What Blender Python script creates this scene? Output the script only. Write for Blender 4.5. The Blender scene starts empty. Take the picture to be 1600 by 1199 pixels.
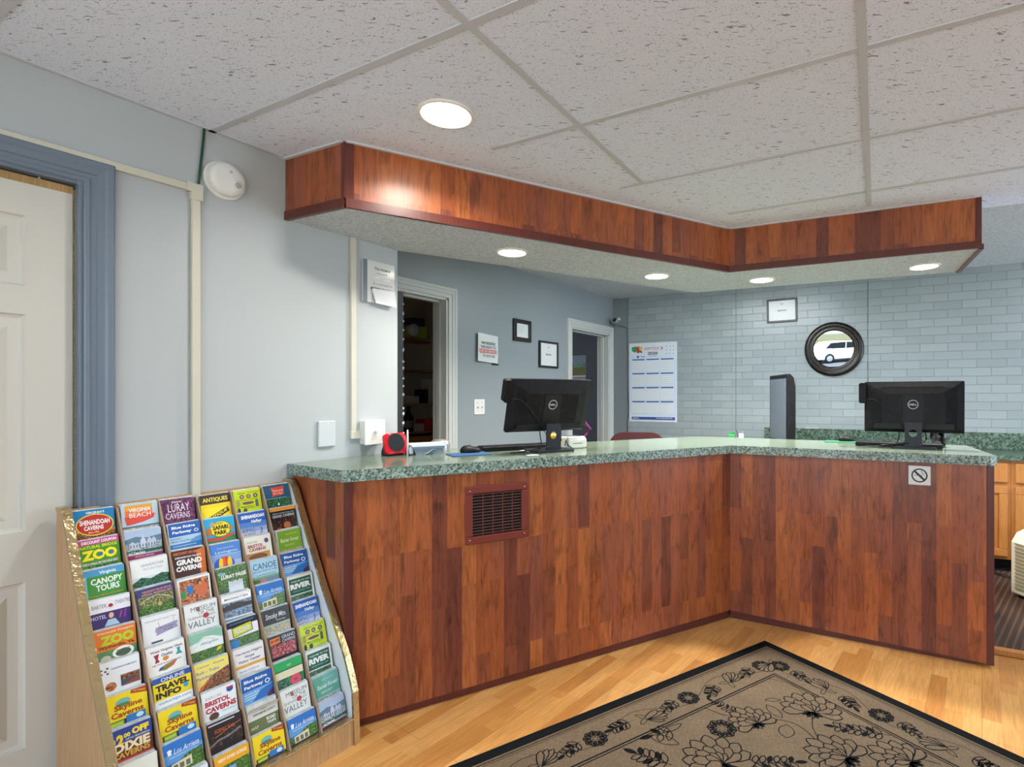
import bpy, bmesh, math, random
from mathutils import Matrix, Vector

SC = bpy.context.scene
COL = SC.collection
# ------------------------------------------------------------------ camera, sky, exposure
YAW = math.radians(31.8)
CS, SN = math.cos(YAW), math.sin(YAW)
EYE = 1.34
FPX, CX, CY = 838.0, 930.0, 621.0
cam_d = bpy.data.cameras.new('camera')
cam_d.sensor_width = 36.0
cam_d.lens = FPX / 1600.0 * 36.0
cam_d.shift_x = -(CX - 800.0) / 1600.0
cam_d.shift_y = (CY - 599.5) / 1600.0
cam_d.clip_start = 0.05
cam_d.clip_end = 200
cam = bpy.data.objects.new('camera', cam_d)
COL.objects.link(cam)
cam.location = (0, 0, EYE)
cam.rotation_euler = (math.pi / 2, 0, YAW)
SC.camera = cam

SC.view_settings.view_transform = 'Standard'
SC.view_settings.look = 'None'
SC.view_settings.gamma = 1.0
SC.view_settings.exposure = 0.9
try:
    SC.view_settings.use_curve_mapping = False
except Exception:
    pass
SC.cycles.use_denoising = True
SC.cycles.max_bounces = 10
SC.cycles.diffuse_bounces = 6
SC.cycles.glossy_bounces = 5
SC.cycles.sample_clamp_indirect = 4.0

world = bpy.data.worlds.new('sky')
SC.world = world
world.use_nodes = True
wn = world.node_tree
wn.nodes.clear()
w_out = wn.nodes.new('ShaderNodeOutputWorld')
w_bg = wn.nodes.new('ShaderNodeBackground')
w_bg.inputs['Color'].default_value = (0.68, 0.84, 1.0, 1)
w_bg.inputs['Strength'].default_value = 3.0
wn.links.new(w_bg.outputs[0], w_out.inputs[0])

def daylight_portal(name, loc, rot, sx, sy):
    l = bpy.data.lights.new(name, 'AREA')
    l.shape = 'RECTANGLE'; l.size = sx; l.size_y = sy
    l.cycles.is_portal = True
    o = bpy.data.objects.new(name, l); COL.objects.link(o)
    o.location = loc; o.rotation_euler = rot
    return o
daylight_portal('window_portal_front', (0.55, -1.93, 1.45), (math.radians(90), 0, 0), 4.3, 1.7)
daylight_portal('added_window_portal', (2.83, 4.5, 1.45), (math.radians(90), 0, math.radians(90)), 2.6, 1.7)  # portal for the added right window
sun_d = bpy.data.lights.new('sun', 'SUN'); sun_d.energy = 24.0; sun_d.angle = math.radians(2); sun_d.color = (1.0, 0.98, 0.95)
sun = bpy.data.objects.new('sun', sun_d); COL.objects.link(sun)
sun.rotation_euler = (math.radians(-28), math.radians(-22), 0)
LAMP_W = 13.0

# ------------------------------------------------------------------ helpers
def C(X, Z, z=None):
    """a point measured in front of the camera (right, ahead) in room coordinates"""
    p = (X * CS - Z * SN, X * SN + Z * CS)
    return Vector((p[0], p[1], z)) if z is not None else Vector(p)
def at_height(u, v, z):
    Z = FPX * (EYE - z) / (v - CY)
    return C((u - CX) / FPX * Z, Z, z)
def ray2(u):
    return C((u - CX) / FPX, 1.0)
class Wall:
    """vertical plane: origin, angle of the direction that runs to the viewer's right"""
    def __init__(s, org, ang):
        s.o = Vector(org); s.a = ang; s.d = Vector((math.cos(ang), math.sin(ang)))
        s.n = Vector((-math.sin(ang), math.cos(ang)))
    def at(s, u, v=None):
        r = ray2(u)
        t = s.o.dot(s.n) / r.dot(s.n)
        p = r * t
        along = (p - s.o).dot(s.d)
        if v is None: return along
        return along, EYE - (v - CY) / FPX * t
    def loc(s, along, z, out=0.0):
        p = s.o + s.d * along - s.n * out
        return Vector((p.x, p.y, z))
    def m(s, along=0, z=0, out=0.0):
        return Matrix.Translation(s.loc(along, z, out)) @ Matrix.Rotation(s.a, 4, 'Z')
    def rect(s, u0, u1, v0, v1):
        a0, _ = s.at(u0, v0); a1, _ = s.at(u1, v0)
        um = (u0 + u1) / 2
        _, z1 = s.at(um, v0); _, z0 = s.at(um, v1)
        return a0, a1, z0, z1
XL = -2.38
XG = -3.01
WL = Wall((XL, 0), math.pi / 2)
WG = Wall((XG, 0), math.pi / 2)
cornerB = C(0.195, 6.03)
bdir = C(0.896, -0.443)
WB = Wall(cornerB, math.atan2(bdir.y, bdir.x))

def srgb(h):
    h = h.lstrip('#')
    c = [int(h[i:i + 2], 16) / 255 for i in (0, 2, 4)]
    return tuple(x / 12.92 if x <= 0.04045 else ((x + 0.055) / 1.055) ** 2.4 for x in c) + (1,)

class MB:
    def __init__(s):
        s.v = []; s.f = []; s.mi = []; s.sm = []
        s.M = Matrix.Identity(4)
    def add(s, vs, fs, mi=0, sm=False):
        b = len(s.v)
        s.v += [s.M @ Vector(p) for p in vs]
        for f in fs:
            s.f.append([b + i for i in f]); s.mi.append(mi); s.sm.append(sm)
        return s
    def box(s, x0, x1, y0, y1, z0, z1, mi=0):
        vs = [(x0, y0, z0), (x1, y0, z0), (x1, y1, z0), (x0, y1, z0), (x0, y0, z1), (x1, y0, z1), (x1, y1, z1), (x0, y1, z1)]
        return s.add(vs, [(0, 3, 2, 1), (4, 5, 6, 7), (0, 1, 5, 4), (1, 2, 6, 5), (2, 3, 7, 6), (3, 0, 4, 7)], mi)
    def prism(s, pts, z0, z1, mi=0, mside=None, mbot=None):
        n = len(pts)
        a = sum(pts[i][0] * pts[(i + 1) % n][1] - pts[(i + 1) % n][0] * pts[i][1] for i in range(n))
        if a < 0: pts = list(reversed(pts))
        vs = [(p[0], p[1], z0) for p in pts] + [(p[0], p[1], z1) for p in pts]
        s.add(vs, [list(range(n, 2 * n))], mi)
        s.add(vs, [list(reversed(range(n)))], mi if mbot is None else mbot)
        s.add(vs, [(i, (i + 1) % n, n + (i + 1) % n, n + i) for i in range(n)], mi if mside is None else mside)
        return s
    def prism_x(s, pts, x0, x1, mi=0):      # pts are (y, z)
        n = len(pts)
        vs = [(x0, p[0], p[1]) for p in pts] + [(x1, p[0], p[1]) for p in pts]
        return s.add(vs, [list(range(n)), list(reversed(range(n, 2 * n)))] + [(i, n + i, n + (i + 1) % n, (i + 1) % n) for i in range(n)], mi)
    def prism_y(s, pts, y0, y1, mi=0, sm=False):      # pts are (x, z)
        n = len(pts)
        vs = [(p[0], y0, p[1]) for p in pts] + [(p[0], y1, p[1]) for p in pts]
        s.add(vs, [list(range(n)), list(reversed(range(n, 2 * n)))], mi)
        return s.add(vs, [(i, n + i, n + (i + 1) % n, (i + 1) % n) for i in range(n)], mi, sm)
    def lathe(s, prof, n=32, mi=0, sm=True, M=None, cap=True):
        old = s.M
        if M is not None: s.M = s.M @ M
        vs = []; fs = []
        for r, z in prof:
            for k in range(n):
                a = 2 * math.pi * k / n
                vs.append((r * math.cos(a), r * math.sin(a), z))
        for j in range(len(prof) - 1):
            for k in range(n):
                fs.append((j * n + k, j * n + (k + 1) % n, (j + 1) * n + (k + 1) % n, (j + 1) * n + k))
        s.add(vs, fs, mi, sm)
        if cap:
            if prof[0][0] > 1e-5: s.add(vs[:n], [list(reversed(range(n)))], mi)
            if prof[-1][0] > 1e-5: s.add(vs[-n:], [list(range(n))], mi)
        s.M = old
        return s
    def tube(s, path, r, mi=0, n=8):
        path = [Vector(p) for p in path]
        vs = []; fs = []
        up = Vector((0.13, 0.21, 0.97)).normalized()
        for i, p in enumerate(path):
            t = (path[min(i + 1, len(path) - 1)] - path[max(i - 1, 0)]).normalized()
            a = t.cross(up)
            if a.length < 1e-3: a = t.cross(Vector((1, 0, 0)))
            a.normalize(); b = t.cross(a)
            for k in range(n):
                g = 2 * math.pi * k / n
                vs.append(p + (a * math.cos(g) + b * math.sin(g)) * r)
        for i in range(len(path) - 1):
            for k in range(n):
                fs.append((i * n + k, i * n + (k + 1) % n, (i + 1) * n + (k + 1) % n, (i + 1) * n + k))
        fs.append(list(range(n))); fs.append([(len(path) - 1) * n + k for k in reversed(range(n))])
        return s.add(vs, fs, mi, True)
    def poly(s, pts, mi=0):
        return s.add(pts, [list(range(len(pts)))], mi)

def build(name, mb, mats, parent=None, M=None, bevel=0, segs=2, label=None, fix=True):
    me = bpy.data.meshes.new(name)
    me.from_pydata([tuple(v) for v in mb.v], [], mb.f)
    if not isinstance(mats, (list, tuple)): mats = [mats]
    for m in mats: me.materials.append(m)
    me.polygons.foreach_set('material_index', mb.mi)
    me.polygons.foreach_set('use_smooth', mb.sm)
    if fix:
        bm = bmesh.new(); bm.from_mesh(me)
        bmesh.ops.recalc_face_normals(bm, faces=bm.faces)
        bm.to_mesh(me); bm.free()
    uv = me.uv_layers.new(name='uv')
    for p in me.polygons:
        nn = p.normal
        if abs(nn.z) > 0.7:
            for li in p.loop_indices:
                c = me.vertices[me.loops[li].vertex_index].co
                uv.data[li].uv = (c.x, c.y)
        else:
            h = Vector((-nn.y, nn.x)); h.normalize()
            for li in p.loop_indices:
                c = me.vertices[me.loops[li].vertex_index].co
                uv.data[li].uv = (c.x * h.x + c.y * h.y, c.z)
    o = bpy.data.objects.new(name, me)
    COL.objects.link(o)
    if M is not None: o.matrix_world = M
    if parent is not None: o.parent = parent
    if bevel:
        b = o.modifiers.new('bevel', 'BEVEL'); b.width = bevel; b.segments = segs; b.limit_method = 'ANGLE'
        b.angle_limit = math.radians(50); b.harden_normals = False
    if label: o['label'] = label
    return o
def tag(o, label=None, cat=None, group=None, kind=None):
    if label: o['label'] = label
    if cat: o['category'] = cat
    if group: o['group'] = group
    if kind: o['kind'] = kind
    return o
def thing(name, label, cat, M=None, group=None, kind=None):
    o = bpy.data.objects.new(name, None); o.empty_display_size = 0.05
    COL.objects.link(o)
    if M is not None: o.matrix_world = M
    return tag(o, label, cat, group, kind)
def place(x, y, z, ang=0):
    return Matrix.Translation((x, y, z)) @ Matrix.Rotation(ang, 4, 'Z')
def placev(p, ang=0):
    return Matrix.Translation(p) @ Matrix.Rotation(ang, 4, 'Z')
def structure(name, mb, mats, parent=None, M=None, bevel=0):
    o = build(name, mb, mats, parent, M, bevel)
    o['kind'] = 'structure'
    return o

# ---- lettering turned into plain faces
_TX = {}
def glyphs(text, bold=0.0, shear=0.0):
    key = (text, bold, shear)
    if key not in _TX:
        cu = bpy.data.curves.new('lettering', 'FONT')
        cu.body = text; cu.offset = bold; cu.shear = shear; cu.resolution_u = 2; cu.size = 1
        o = bpy.data.objects.new('lettering', cu); COL.objects.link(o)
        bpy.context.view_layer.update()
        dg = bpy.context.evaluated_depsgraph_get()
        me = o.evaluated_get(dg).to_mesh()
        vs = [(v.co.x, v.co.y) for v in me.vertices]
        fs = [tuple(p.vertices) for p in me.polygons]
        o.evaluated_get(dg).to_mesh_clear()
        bpy.data.objects.remove(o); bpy.data.curves.remove(cu)
        if not vs: vs = [(0, 0), (1, 0), (1, 1)]; fs = []
        x0 = min(v[0] for v in vs); x1 = max(v[0] for v in vs)
        y0 = min(v[1] for v in vs); y1 = max(v[1] for v in vs)
        _TX[key] = ([((x - x0) / (x1 - x0) - 0.5, (y - y0) / (y1 - y0) - 0.5) for x, y in vs], fs)
    return _TX[key]

class Art:
    """flat printing on a sheet; a = to the right, b = down, both in sheet units"""
    def __init__(s, mb, mats, org, ex, ey, nrm, w, h, lift=0.0004):
        s.mb = mb; s.mats = mats; s.o = Vector(org); s.ex = Vector(ex); s.ey = Vector(ey); s.n = Vector(nrm)
        s.w = w; s.h = h; s.k = 0; s.lift = lift
    def slot(s, c):
        m = paint(c) if isinstance(c, str) else c
        if m not in s.mats: s.mats.append(m)
        return s.mats.index(m)
    def P(s, a, b, lv):
        return s.o + s.ex * (a * s.w) - s.ey * (b * s.h) + s.n * lv
    def poly(s, pts, c):
        s.k += 1
        lv = s.lift + s.k * 0.00006
        s.mb.poly([s.P(a, b, lv) for a, b in pts], s.slot(c))
        return s
    def rect(s, a0, b0, a1, b1, c): return s.poly([(a0, b0), (a1, b0), (a1, b1), (a0, b1)], c)
    def ell(s, a, b, ra, rb, c, n=24): return s.poly([(a + ra * math.cos(t * 2 * math.pi / n), b + rb * math.sin(t * 2 * math.pi / n)) for t in range(n)], c)
    def text(s, t, a, b, w, h, c, bold=0.02, shear=0.0, rise=0.0):
        s.k += 1
        lv = s.lift + s.k * 0.00006
        vs, fs = glyphs(t, bold, shear)
        s.mb.add([s.P(a + x * w, b - y * h - rise * x * w, lv) for x, y in vs], fs, s.slot(c))
        return s
    def line(s, pts, wd, c):
        s.k += 1
        lv = s.lift + s.k * 0.00006
        out = ribbon([s.P(a, b, lv) for a, b in pts], wd, s.n)
        s.mb.add(out[0], out[1], s.slot(c))
        return s
def ribbon(P, wd, n):
    P = [Vector(p) for p in P]
    vs = []; fs = []
    for i, p in enumerate(P):
        t = (P[min(i + 1, len(P) - 1)] - P[max(i - 1, 0)])
        if t.length < 1e-9: t = Vector((1, 0, 0))
        sd = t.normalized().cross(n) * (wd / 2)
        vs += [p - sd, p + sd]
    for i in range(len(P) - 1): fs.append((2 * i, 2 * i + 1, 2 * i + 3, 2 * i + 2))
    return vs, fs

# ------------------------------------------------------------------ materials
_MT = {}
def new_mat(name):
    m = bpy.data.materials.new(name); m.use_nodes = True
    nt = m.node_tree
    return m, nt, nt.nodes['Principled BSDF']
def paint(h, rough=0.5, metal=0.0, spec=0.5, name=None):
    key = (h, rough, metal, spec)
    if key not in _MT:
        m, nt, b = new_mat(name or 'paint_' + h.strip('#'))
        c = srgb(h)
        nz = nt.nodes.new('ShaderNodeTexNoise'); nz.inputs['Scale'].default_value = 9
        tc = nt.nodes.new('ShaderNodeTexCoord'); nt.links.new(tc.outputs['Object'], nz.inputs['Vector'])
        mr = nt.nodes.new('ShaderNodeMapRange'); mr.inputs['To Min'].default_value = rough * 0.85; mr.inputs['To Max'].default_value = min(1, rough * 1.15)
        nt.links.new(nz.outputs['Fac'], mr.inputs['Value']); nt.links.new(mr.outputs[0], b.inputs['Roughness'])
        b.inputs['Base Color'].default_value = c
        b.inputs['Metallic'].default_value = metal
        b.inputs['Specular IOR Level'].default_value = spec
        _MT[key] = m
    return _MT[key]
def coords(nt, kind='Object', scale=(1, 1, 1), rot=(0, 0, 0)):
    tc = nt.nodes.new('ShaderNodeTexCoord'); mp = nt.nodes.new('ShaderNodeMapping')
    mp.inputs['Scale'].default_value = scale; mp.inputs['Rotation'].default_value = rot
    nt.links.new(tc.outputs[kind], mp.inputs['Vector'])
    return mp.outputs[0]
def noise(nt, vec, scale, detail=3, rough=0.5, dist=0.0):
    n = nt.nodes.new('ShaderNodeTexNoise'); n.inputs['Scale'].default_value = scale
    n.inputs['Detail'].default_value = detail; n.inputs['Roughness'].default_value = rough; n.inputs['Distortion'].default_value = dist
    nt.links.new(vec, n.inputs['Vector'])
    return n.outputs['Fac']
def ramp(nt, fac, stops, interp='LINEAR'):
    r = nt.nodes.new('ShaderNodeValToRGB'); cr = r.color_ramp; cr.interpolation = interp
    while len(cr.elements) < len(stops): cr.elements.new(0.5)
    for e, (p, c) in zip(cr.elements, stops):
        e.position = p; e.color = srgb(c) if isinstance(c, str) else (c, c, c, 1)
    nt.links.new(fac, r.inputs['Fac'])
    return r.outputs['Color']
def mix(nt, fac, a, b, mode='MIX'):
    n = nt.nodes.new('ShaderNodeMix'); n.data_type = 'RGBA'; n.blend_type = mode
    def put(sock, v):
        if isinstance(v, (int, float)): sock.default_value = v
        elif isinstance(v, tuple): sock.default_value = v
        else: nt.links.new(v, sock)
    put(n.inputs[0], fac); put(n.inputs[6], a); put(n.inputs[7], b)
    return n.outputs[2]
def math_n(nt, op, a, b=0.0):
    n = nt.nodes.new('ShaderNodeMath'); n.operation = op
    for i, v in enumerate((a, b)):
        if isinstance(v, (int, float)): n.inputs[i].default_value = v
        else: nt.links.new(v, n.inputs[i])
    return n.outputs[0]
def bump(nt, b, h, strength=0.3, dist=0.01):
    n = nt.nodes.new('ShaderNodeBump'); n.inputs['Strength'].default_value = strength; n.inputs['Distance'].default_value = dist
    nt.links.new(h, n.inputs['Height']); nt.links.new(n.outputs[0], b.inputs['Normal'])
def brick(nt, vec, w, h, mortar=0.0, offset=0.5, smooth=0.1, freq=2):
    n = nt.nodes.new('ShaderNodeTexBrick')
    n.inputs['Scale'].default_value = 1.0; n.inputs['Brick Width'].default_value = w; n.inputs['Row Height'].default_value = h
    n.inputs['Mortar Size'].default_value = mortar; n.inputs['Mortar Smooth'].default_value = smooth
    n.inputs['Color1'].default_value = (0, 0, 0, 1); n.inputs['Color2'].default_value = (1, 1, 1, 1); n.inputs['Mortar'].default_value = (0.5, 0.5, 0.5, 1)
    n.offset = offset; n.offset_frequency = freq
    nt.links.new(vec, n.inputs['Vector'])
    return n

def mat_strip_wood(name, stops, w, l, grain_dark, rough=0.35, vertical=True, ang=0.0, gs=1.0, jit=0.35, joint=None, mottle=False):
    m, nt, b = new_mat(name)
    rot = (0, 0, math.pi / 2) if vertical else (0, 0, ang)
    uv = coords(nt, 'UV', rot=rot)
    br = brick(nt, uv, l, w, 0.0, offset=jit, freq=2)
    br2 = brick(nt, uv, l * 1.37, w, 0.0, offset=0.61, freq=3)
    fac = mix(nt, 0.32, br.outputs['Color'], br2.outputs['Color'])
    base = ramp(nt, fac, stops)
    tc = coords(nt, 'UV', rot=rot, scale=(1, 1, 1))
    mp = nt.nodes.new('ShaderNodeMapping'); mp.inputs['Scale'].default_value = (3.5 * gs, 34 * gs, 1)
    nt.links.new(tc, mp.inputs['Vector'])
    # shift the grain per strip
    ad = nt.nodes.new('ShaderNodeVectorMath'); ad.operation = 'ADD'
    nt.links.new(mp.outputs[0], ad.inputs[0])
    sc = nt.nodes.new('ShaderNodeVectorMath'); sc.operation = 'SCALE'; sc.inputs['Scale'].default_value = 17.0
    nt.links.new(fac, sc.inputs[0]); nt.links.new(sc.outputs[0], ad.inputs[1])
    g1 = noise(nt, ad.outputs[0], 1.4, 6, 0.62, 1.2)
    g = ramp(nt, g1, [(0.28, grain_dark), (0.5, 1.0), (0.75, 1.16)])
    col = mix(nt, 1.0, base, g, 'MULTIPLY')
    mp2 = nt.nodes.new('ShaderNodeMapping'); mp2.inputs['Scale'].default_value = (7 * gs, 160 * gs, 1); nt.links.new(tc, mp2.inputs['Vector'])
    g2 = noise(nt, mp2.outputs[0], 1.0, 4, 0.6, 0.3)
    col = mix(nt, 1.0, col, ramp(nt, g2, [(0.3, 0.8), (0.6, 1.04)]), 'MULTIPLY')
    if mottle:
        mp3 = nt.nodes.new('ShaderNodeMapping'); mp3.inputs['Scale'].default_value = (6, 16, 1); nt.links.new(tc, mp3.inputs['Vector'])
        g3 = noise(nt, mp3.outputs[0], 1.0, 4, 0.65, 0.8)
        col = mix(nt, 1.0, col, ramp(nt, g3, [(0.28, 0.55), (0.46, 1.0), (0.7, 1.1)]), 'MULTIPLY')
    if joint:
        jb = brick(nt, uv, joint[1], joint[0], 0.0006, offset=0.42, smooth=0.0)
        col = mix(nt, jb.outputs['Fac'], col, srgb('#6a4c2c'))
    nt.links.new(col, b.inputs['Base Color'])
    b.inputs['Roughness'].default_value = rough
    bump(nt, b, g2, 0.05, 0.002)
    return m
M_CHERRY = mat_strip_wood('cherry_strip_laminate', [(0.0, '#70392c'), (0.25, '#8a4a30'), (0.42, '#a0542c'), (0.55, '#935038'), (0.7, '#a65a30'), (0.85, '#b06436'), (1.0, '#844638')], 0.066, 0.50, 0.5, rough=0.33, mottle=True)
M_FLOOR = mat_strip_wood('oak_strip_floor', [(0.1, '#b87c3e'), (0.35, '#cb924e'), (0.6, '#d9a462'), (0.9, '#c08646')], 0.066, 0.46, 0.84, rough=0.38, vertical=False, ang=-math.radians(86), joint=(0.198, 1.30))
M_OAK = mat_strip_wood('oak_veneer', [(0.0, '#c09a6c'), (1.0, '#c8a375')], 0.4, 3.0, 0.86, rough=0.42, gs=1.2)
M_OAKC = mat_strip_wood('honey_oak', [(0.0, '#b97a3c'), (1.0, '#c48644')], 0.3, 2.0, 0.84, rough=0.35, gs=1.0)
M_MAHOG = mat_strip_wood('mahogany_trim', [(0.0, '#5c2a24'), (1.0, '#663028')], 0.4, 2.0, 0.85, rough=0.3)
M_RAW = mat_strip_wood('raw_chipboard', [(0.0, '#a88755'), (1.0, '#b99765')], 0.1, 0.5, 0.7, rough=0.8)

def mat_granite(name, dark, mid, light, rough, stretch=(1, 1, 1), sc=1.0, soft=False):
    m, nt, b = new_mat(name)
    v = coords(nt, 'Object', scale=stretch)
    n1 = noise(nt, v, 95 * sc, 5, 0.7, 0.4)
    n2 = noise(nt, v, 22 * sc, 3, 0.6, 0.5)
    if soft:
        c1 = ramp(nt, n1, [(0.36, dark), (0.5, mid), (0.64, light)])
        c2 = ramp(nt, n2, [(0.3, 0.86), (0.7, 1.1)])
    else:
        c1 = ramp(nt, n1, [(0.38, dark), (0.48, mid), (0.6, light)])
        c2 = ramp(nt, n2, [(0.3, 0.7), (0.7, 1.15)])
    nt.links.new(mix(nt, 1.0, c1, c2, 'MULTIPLY'), b.inputs['Base Color'])
    b.inputs['Roughness'].default_value = rough
    return m
M_GRAN = mat_granite('green_speckled_laminate', '#1f302e', '#6f8a80', '#b4c4b8', 0.3)
M_GRANTOP = mat_granite('green_speckled_laminate_top', '#445244', '#6c7a69', '#88957f', 0.14, soft=True)
M_GRANB = mat_granite('green_backsplash_laminate', '#1a261e', '#425848', '#6f8674', 0.3, sc=0.7)

def mat_wallpaint(name, col, col2, rough=0.5, bs=0.12, scale=140, patch=1.6):
    m, nt, b = new_mat(name)
    v = coords(nt, 'Object')
    n = noise(nt, v, scale, 3, 0.6)
    p = noise(nt, v, patch, 3, 0.5)
    nt.links.new(mix(nt, p, srgb(col), srgb(col2)), b.inputs['Base Color'])
    b.inputs['Roughness'].default_value = rough
    bump(nt, b, n, bs, 0.003)
    return m
M_WHITE = mat_wallpaint('white_wall_paint', '#b0b7ba', '#b6bcbe', 0.55, 0.10, 120)
M_GREY = mat_wallpaint('grey_wall_paint', '#8b9497', '#949da0', 0.36, 0.12, 60)
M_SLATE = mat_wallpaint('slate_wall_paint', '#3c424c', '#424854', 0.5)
M_SLATEWALL = mat_wallpaint('grey_wall_smooth', '#7c8488', '#848b90', 0.4)
M_DOORW = mat_wallpaint('white_door_paint', '#cccac1', '#d3d1c8', 0.42, 0.05, 200)
M_TRIMB = mat_wallpaint('blue_grey_trim_paint', '#6d7a8c', '#74828f', 0.35, 0.06, 90)
M_TRIMW = mat_wallpaint('white_trim_paint', '#bfc3be', '#c7cac6', 0.4, 0.06, 90)
M_CREAM = mat_wallpaint('cream_raceway', '#c9c6b6', '#cecbbb', 0.45, 0.03, 90)

def mat_brick():
    m, nt, b = new_mat('painted_grey_brick')
    v = coords(nt, 'UV')
    nz = nt.nodes.new('ShaderNodeTexNoise'); nz.inputs['Scale'].default_value = 9; nz.inputs['Detail'].default_value = 3
    nt.links.new(v, nz.inputs['Vector'])
    w = nt.nodes.new('ShaderNodeVectorMath'); w.operation = 'MULTIPLY_ADD'; w.inputs[1].default_value = (0.008, 0.008, 0); nt.links.new(nz.outputs['Color'], w.inputs[0]); nt.links.new(v, w.inputs[2])
    br = brick(nt, w.outputs[0], 0.205, 0.0725, 0.004, 0.5, 0.5)
    col = ramp(nt, br.outputs['Color'], [(0.0, '#909a9c'), (1.0, '#9ba4a5')])
    col = mix(nt, br.outputs['Fac'], col, srgb('#8a9496'))
    nt.links.new(col, b.inputs['Base Color'])
    b.inputs['Roughness'].default_value = 0.24
    fine = noise(nt, v, 55, 4, 0.6)
    inv = math_n(nt, 'SUBTRACT', 1.0, br.outputs['Fac'])
    h = math_n(nt, 'ADD', inv, math_n(nt, 'MULTIPLY', fine, 0.35))
    bump(nt, b, h, 0.55, 0.006)
    return m
M_BRICK = mat_brick()

def mat_tile():
    m, nt, b = new_mat('fissured_ceiling_tile')
    v = coords(nt, 'Object', rot=(0, 0, math.radians(-30)))
    dots = noise(nt, v, 210, 2, 0.5)
    mp = nt.nodes.new('ShaderNodeMapping'); mp.inputs['Scale'].default_value = (34, 125, 1); nt.links.new(v, mp.inputs['Vector'])
    worms = noise(nt, mp.outputs[0], 1.0, 2, 0.45, 0.8)
    d = ramp(nt, dots, [(0.31, 0.0), (0.37, 1.0)])
    w = ramp(nt, worms, [(0.31, 0.0), (0.34, 1.0)])
    both = mix(nt, 1.0, d, w, 'MULTIPLY')
    nt.links.new(mix(nt, both, srgb('#8a8e97'), srgb('#e0e9fa')), b.inputs['Base Color'])
    b.inputs['Roughness'].default_value = 0.85
    bump(nt, b, both, 0.3, 0.004)
    return m
M_TILE = mat_tile()
def mat_popcorn():
    m, nt, b = new_mat('stippled_plaster')
    v = coords(nt, 'Object')
    n = noise(nt, v, 75, 5, 0.65)
    nt.links.new(ramp(nt, n, [(0.3, '#bfc4c8'), (0.6, '#eaeff4')]), b.inputs['Base Color'])
    b.inputs['Roughness'].default_value = 0.7
    bump(nt, b, n, 1.0, 0.02)
    return m
M_POP = mat_popcorn()

def mat_carpet():
    m, nt, b = new_mat('dark_striped_carpet')
    v = coords(nt, 'Object', rot=(0, 0, math.radians(12)))
    w = nt.nodes.new('ShaderNodeTexWave'); w.inputs['Scale'].default_value = 9; w.inputs['Distortion'].default_value = 0.4
    nt.links.new(v, w.inputs['Vector'])
    nt.links.new(ramp(nt, w.outputs['Fac'], [(0.55, '#34221a'), (0.9, '#5c4028')]), b.inputs['Base Color'])
    b.inputs['Roughness'].default_value = 0.75
    bump(nt, b, noise(nt, v, 400, 2), 0.4, 0.004)
    return m
M_CARPET = mat_carpet()
def mat_rug():
    m, nt, b = new_mat('tan_woven_rug')
    v = coords(nt, 'Object')
    mp = nt.nodes.new('ShaderNodeMapping'); mp.inputs['Scale'].default_value = (60, 600, 1); nt.links.new(v, mp.inputs['Vector'])
    mp2 = nt.nodes.new('ShaderNodeMapping'); mp2.inputs['Scale'].default_value = (600, 60, 1); nt.links.new(v, mp2.inputs['Vector'])
    a = noise(nt, mp.outputs[0], 1.0, 3, 0.6); c = noise(nt, mp2.outputs[0], 1.0, 3, 0.6)
    ac = mix(nt, 0.5, a, c)
    col = ramp(nt, ac, [(0.36, '#3e3222'), (0.5, '#5e4e3a'), (0.62, '#76644b')])
    big = ramp(nt, noise(nt, v, 5, 4, 0.6), [(0.3, 0.84), (0.7, 1.1)])
    nt.links.new(mix(nt, 1.0, col, big, 'MULTIPLY'), b.inputs['Base Color'])
    b.inputs['Roughness'].default_value = 0.9
    bump(nt, b, ac, 0.5, 0.004)
    return m
M_RUG = mat_rug()
M_RUGB = paint('#141618', 1.0, 0.0, 0.05, name='black_rug_yarn')

def mat_photo(name, stops, sc=60, d=5):
    m, nt, b = new_mat(name)
    v = coords(nt, 'Object')
    n = noise(nt, v, sc, d, 0.7, 0.5)
    nt.links.new(ramp(nt, n, stops), b.inputs['Base Color'])
    b.inputs['Roughness'].default_value = 0.3
    return m
PH = {
 'green': mat_photo('printed_foliage', [(0.32, '#16281a'), (0.5, '#3f6b2e'), (0.65, '#8aa84a'), (0.75, '#d8d88a')], 170),
 'forest': mat_photo('printed_forest', [(0.35, '#0f2a22'), (0.55, '#2d6a48'), (0.7, '#9cc0a8')], 150),
 'brown': mat_photo('printed_rock', [(0.35, '#2a1a14'), (0.5, '#7a4a2c'), (0.65, '#c08a58')], 150),
 'cave': mat_photo('printed_cave', [(0.42, '#15161c'), (0.56, '#3a2a28'), (0.68, '#b06a3c')], 90),
 'city': mat_photo('printed_house', [(0.35, '#3a4a5c'), (0.5, '#8a98a8'), (0.62, '#d8d8e0')], 210),
 'water': mat_photo('printed_lake', [(0.35, '#3a4250'), (0.5, '#6a8098'), (0.65, '#b8c8d8')], 130),
 'purple': mat_photo('printed_cavern_purple', [(0.35, '#2a1226'), (0.5, '#5c2c54'), (0.68, '#a05a8c')], 110),
 'olive': mat_photo('printed_map', [(0.35, '#2e3418'), (0.5, '#6a7038'), (0.62, '#b8b888'), (0.72, '#e0e0c8')], 190),
 'redcave': mat_photo('printed_cave_red', [(0.38, '#2a1018'), (0.5, '#a03040'), (0.62, '#e08070'), (0.7, '#e8c0a0')], 120),
 'sand': mat_photo('printed_beach', [(0.35, '#5a6a68'), (0.5, '#a8a088'), (0.65, '#e0d8c0')], 190),
 'people': mat_photo('printed_crowd', [(0.36, '#4a2418'), (0.5, '#b0643c'), (0.62, '#e0a878')], 130),
}
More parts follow.
